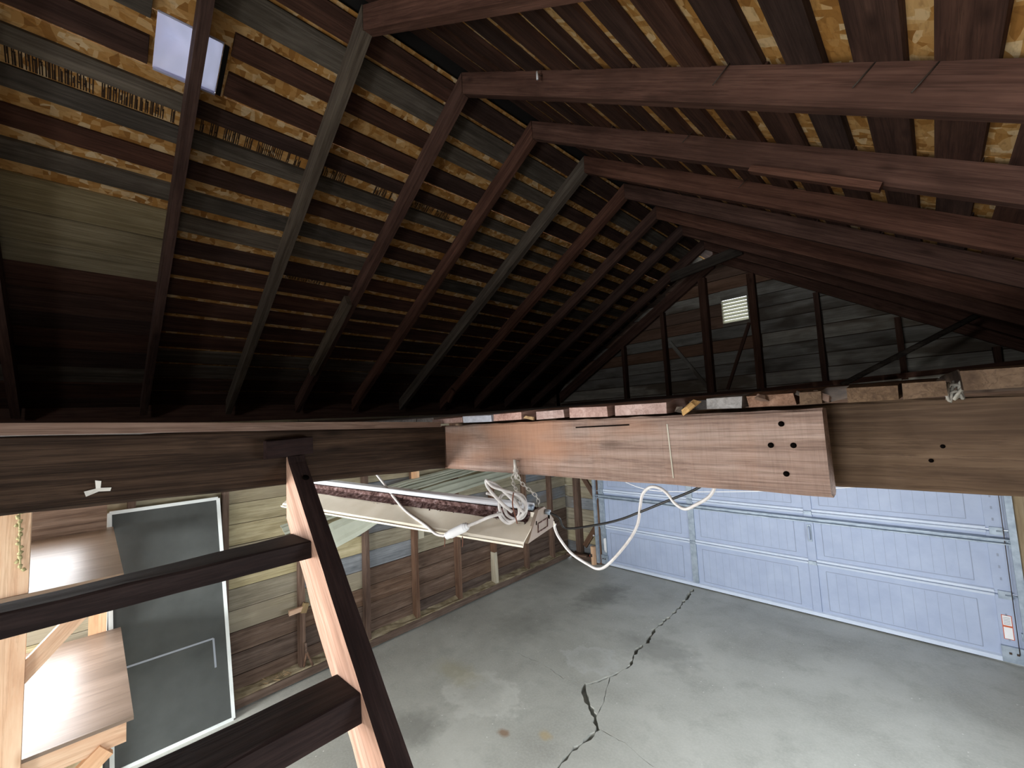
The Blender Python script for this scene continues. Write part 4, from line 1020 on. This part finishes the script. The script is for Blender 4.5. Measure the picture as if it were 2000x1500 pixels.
tag(tube('pull_string', None, [(-.86, 1.306, 2.075), (-.785, 1.325, 2.03), (-.70, 1.325, 2.012), (-.579, 1.325, 2.017), (-.43, 1.325, 2.03), (-.278, 1.325, 2.047), (-.18, 1.325, 2.061), (-.10, 1.306, 2.075)], .0012, M['white'], 5, 4), 'thin white string sagging under the two right-hand beams', 'string')

# ------------------------------------------------------------------ loose things in the loft and at the corner
tag(tube('long_pole', None, [(-.56, 4.55, 2.425), (.35, 4.85, 2.93)], .022, M['pole'], 10, 0), 'long grey pole leaning in the dark loft at the right of the gable', 'pole')
pg = empty('hook_peg', (-1.2, 1.488, 3.9), 'little white peg hanging from a wire on a rafter near the ridge', 'peg')
tube('wire', pg, [(-1.185, 1.49, 3.905), (-1.187, 1.472, 3.90), (-1.19, 1.46, 3.91)], .0016, M['iron'], 5, 3)
tube('peg', pg, [(-1.19, 1.46, 3.912), (-1.19, 1.459, 3.872)], .0055, M['white'], 8, 0)
def chip(c, sx, sy, sz, rz, ry, label, mt='chip', cat='wood scrap'):
    n = 7; vs = []; fs = []
    for i in range(n):
        a = 2*math.pi*i/n; vs.append((math.cos(a)*sx*random.uniform(.7, 1.2), math.sin(a)*sy*random.uniform(.6, 1.2), -sz*random.uniform(.6, 1)))
    for i in range(n): x, y, _ = vs[i]; vs.append((x*random.uniform(.6, 1), y*random.uniform(.6, 1), sz*random.uniform(.5, 1.1)))
    fs = [tuple(range(n)), tuple(range(n, 2*n))]+[(i, (i+1) % n, n+(i+1) % n, n+i) for i in range(n)]
    return tag(mesh('wood_scrap', vs, fs, M[mt], None, Matrix.Translation(c) @ Matrix.Rotation(rz, 4, 'Z') @ Matrix.Rotation(ry, 4, 'Y')), label, cat, 'wood scraps on the loft edge')
chip((-1.075, 1.158, 2.272), .030, .012, .006, .2, .2, 'thin splintered scrap in the gap of the deck ends above the lamp chain')
chip((-.478, 1.16, 2.279), .030, .014, .010, .3, -.7, 'tan broken scrap tilted up on the edge of the reddish beam')
chip((-.505, 1.165, 2.272), .016, .012, .009, .9, .3, 'small dark scrap beside the tan broken scrap', 'pole')
chip((-.30, 1.17, 2.292), .024, .014, .007, 1.2, .3, 'rotten crumb of wood lying on the weathered deck ends', 'gable_brown')
chip((-.185, 1.19, 2.286), .022, .014, .011, .5, .5, 'rotten lump on the deck edge over the end of the reddish beam', 'gable_brown')
chip((-.225, 1.19, 2.296), .016, .012, .006, .1, .5, 'dark rotten flake left of the rotten lump', 'pole')
tw = empty('twine_tangle', (.02, 1.24, 2.285), 'tangle of grey twine stuffed between two deck board ends at the right', 'twine')
for i in range(4):
    p = Vector((.022+i*.002, 1.236, 2.282))
    tube('strand', tw, [p+Vector((random.uniform(-.018, .018), random.uniform(-.01, .004), random.uniform(-.022, .026))) for _ in range(5)], .003, M['gable'], 6, 5)
# corner by the big door: timber offcuts, door sensor
ob = empty('sensor_block', (-3.90, 5.47, 0), 'pale timber offcut standing by the left door track with a small sensor on it', 'block')
board('block', ob, (-3.905, 5.47, .0), (-3.905, 5.47, .27), (0, -1, 0), .055, .05, M['newwood'], 1, .003)
sn = box('sensor', ob, (-3.955, 5.43, .12), (-3.91, 5.46, .16), M['iron']); tube('lamp', sn, [(-3.945, 5.428, .135), (-3.945, 5.432, .135)], .007, M['red'], 8, 0)
tag(board('offcut', None, (-4.33, 5.36, .115), (-4.0, 5.44, .115), (0, 0, 1), .06, .028, M['stud'], 2, .004), 'weathered offcut lying on the sill in the far left corner', 'wood')
ws = tag(tube('wall_switch', None, [(-3.97, 5.615, .40), (-3.97, 5.59, .39)], .014, M['white'], 10, 0), 'small white fitting on the boards beside the left door jamb', 'fitting')
cp = empty('cable_clip', (.44, 5.49, .78), 'white cable clip on the tan jamb right of the big door', 'clip')
box('clip_plate', cp, (.415, 5.492, .76), (.465, 5.50, .80), M['white']); tube('clip_loop', cp, [(.43, 5.492, .765), (.43, 5.48, .775), (.43, 5.48, .785), (.43, 5.492, .795)], .003, M['white'], 6, 3)
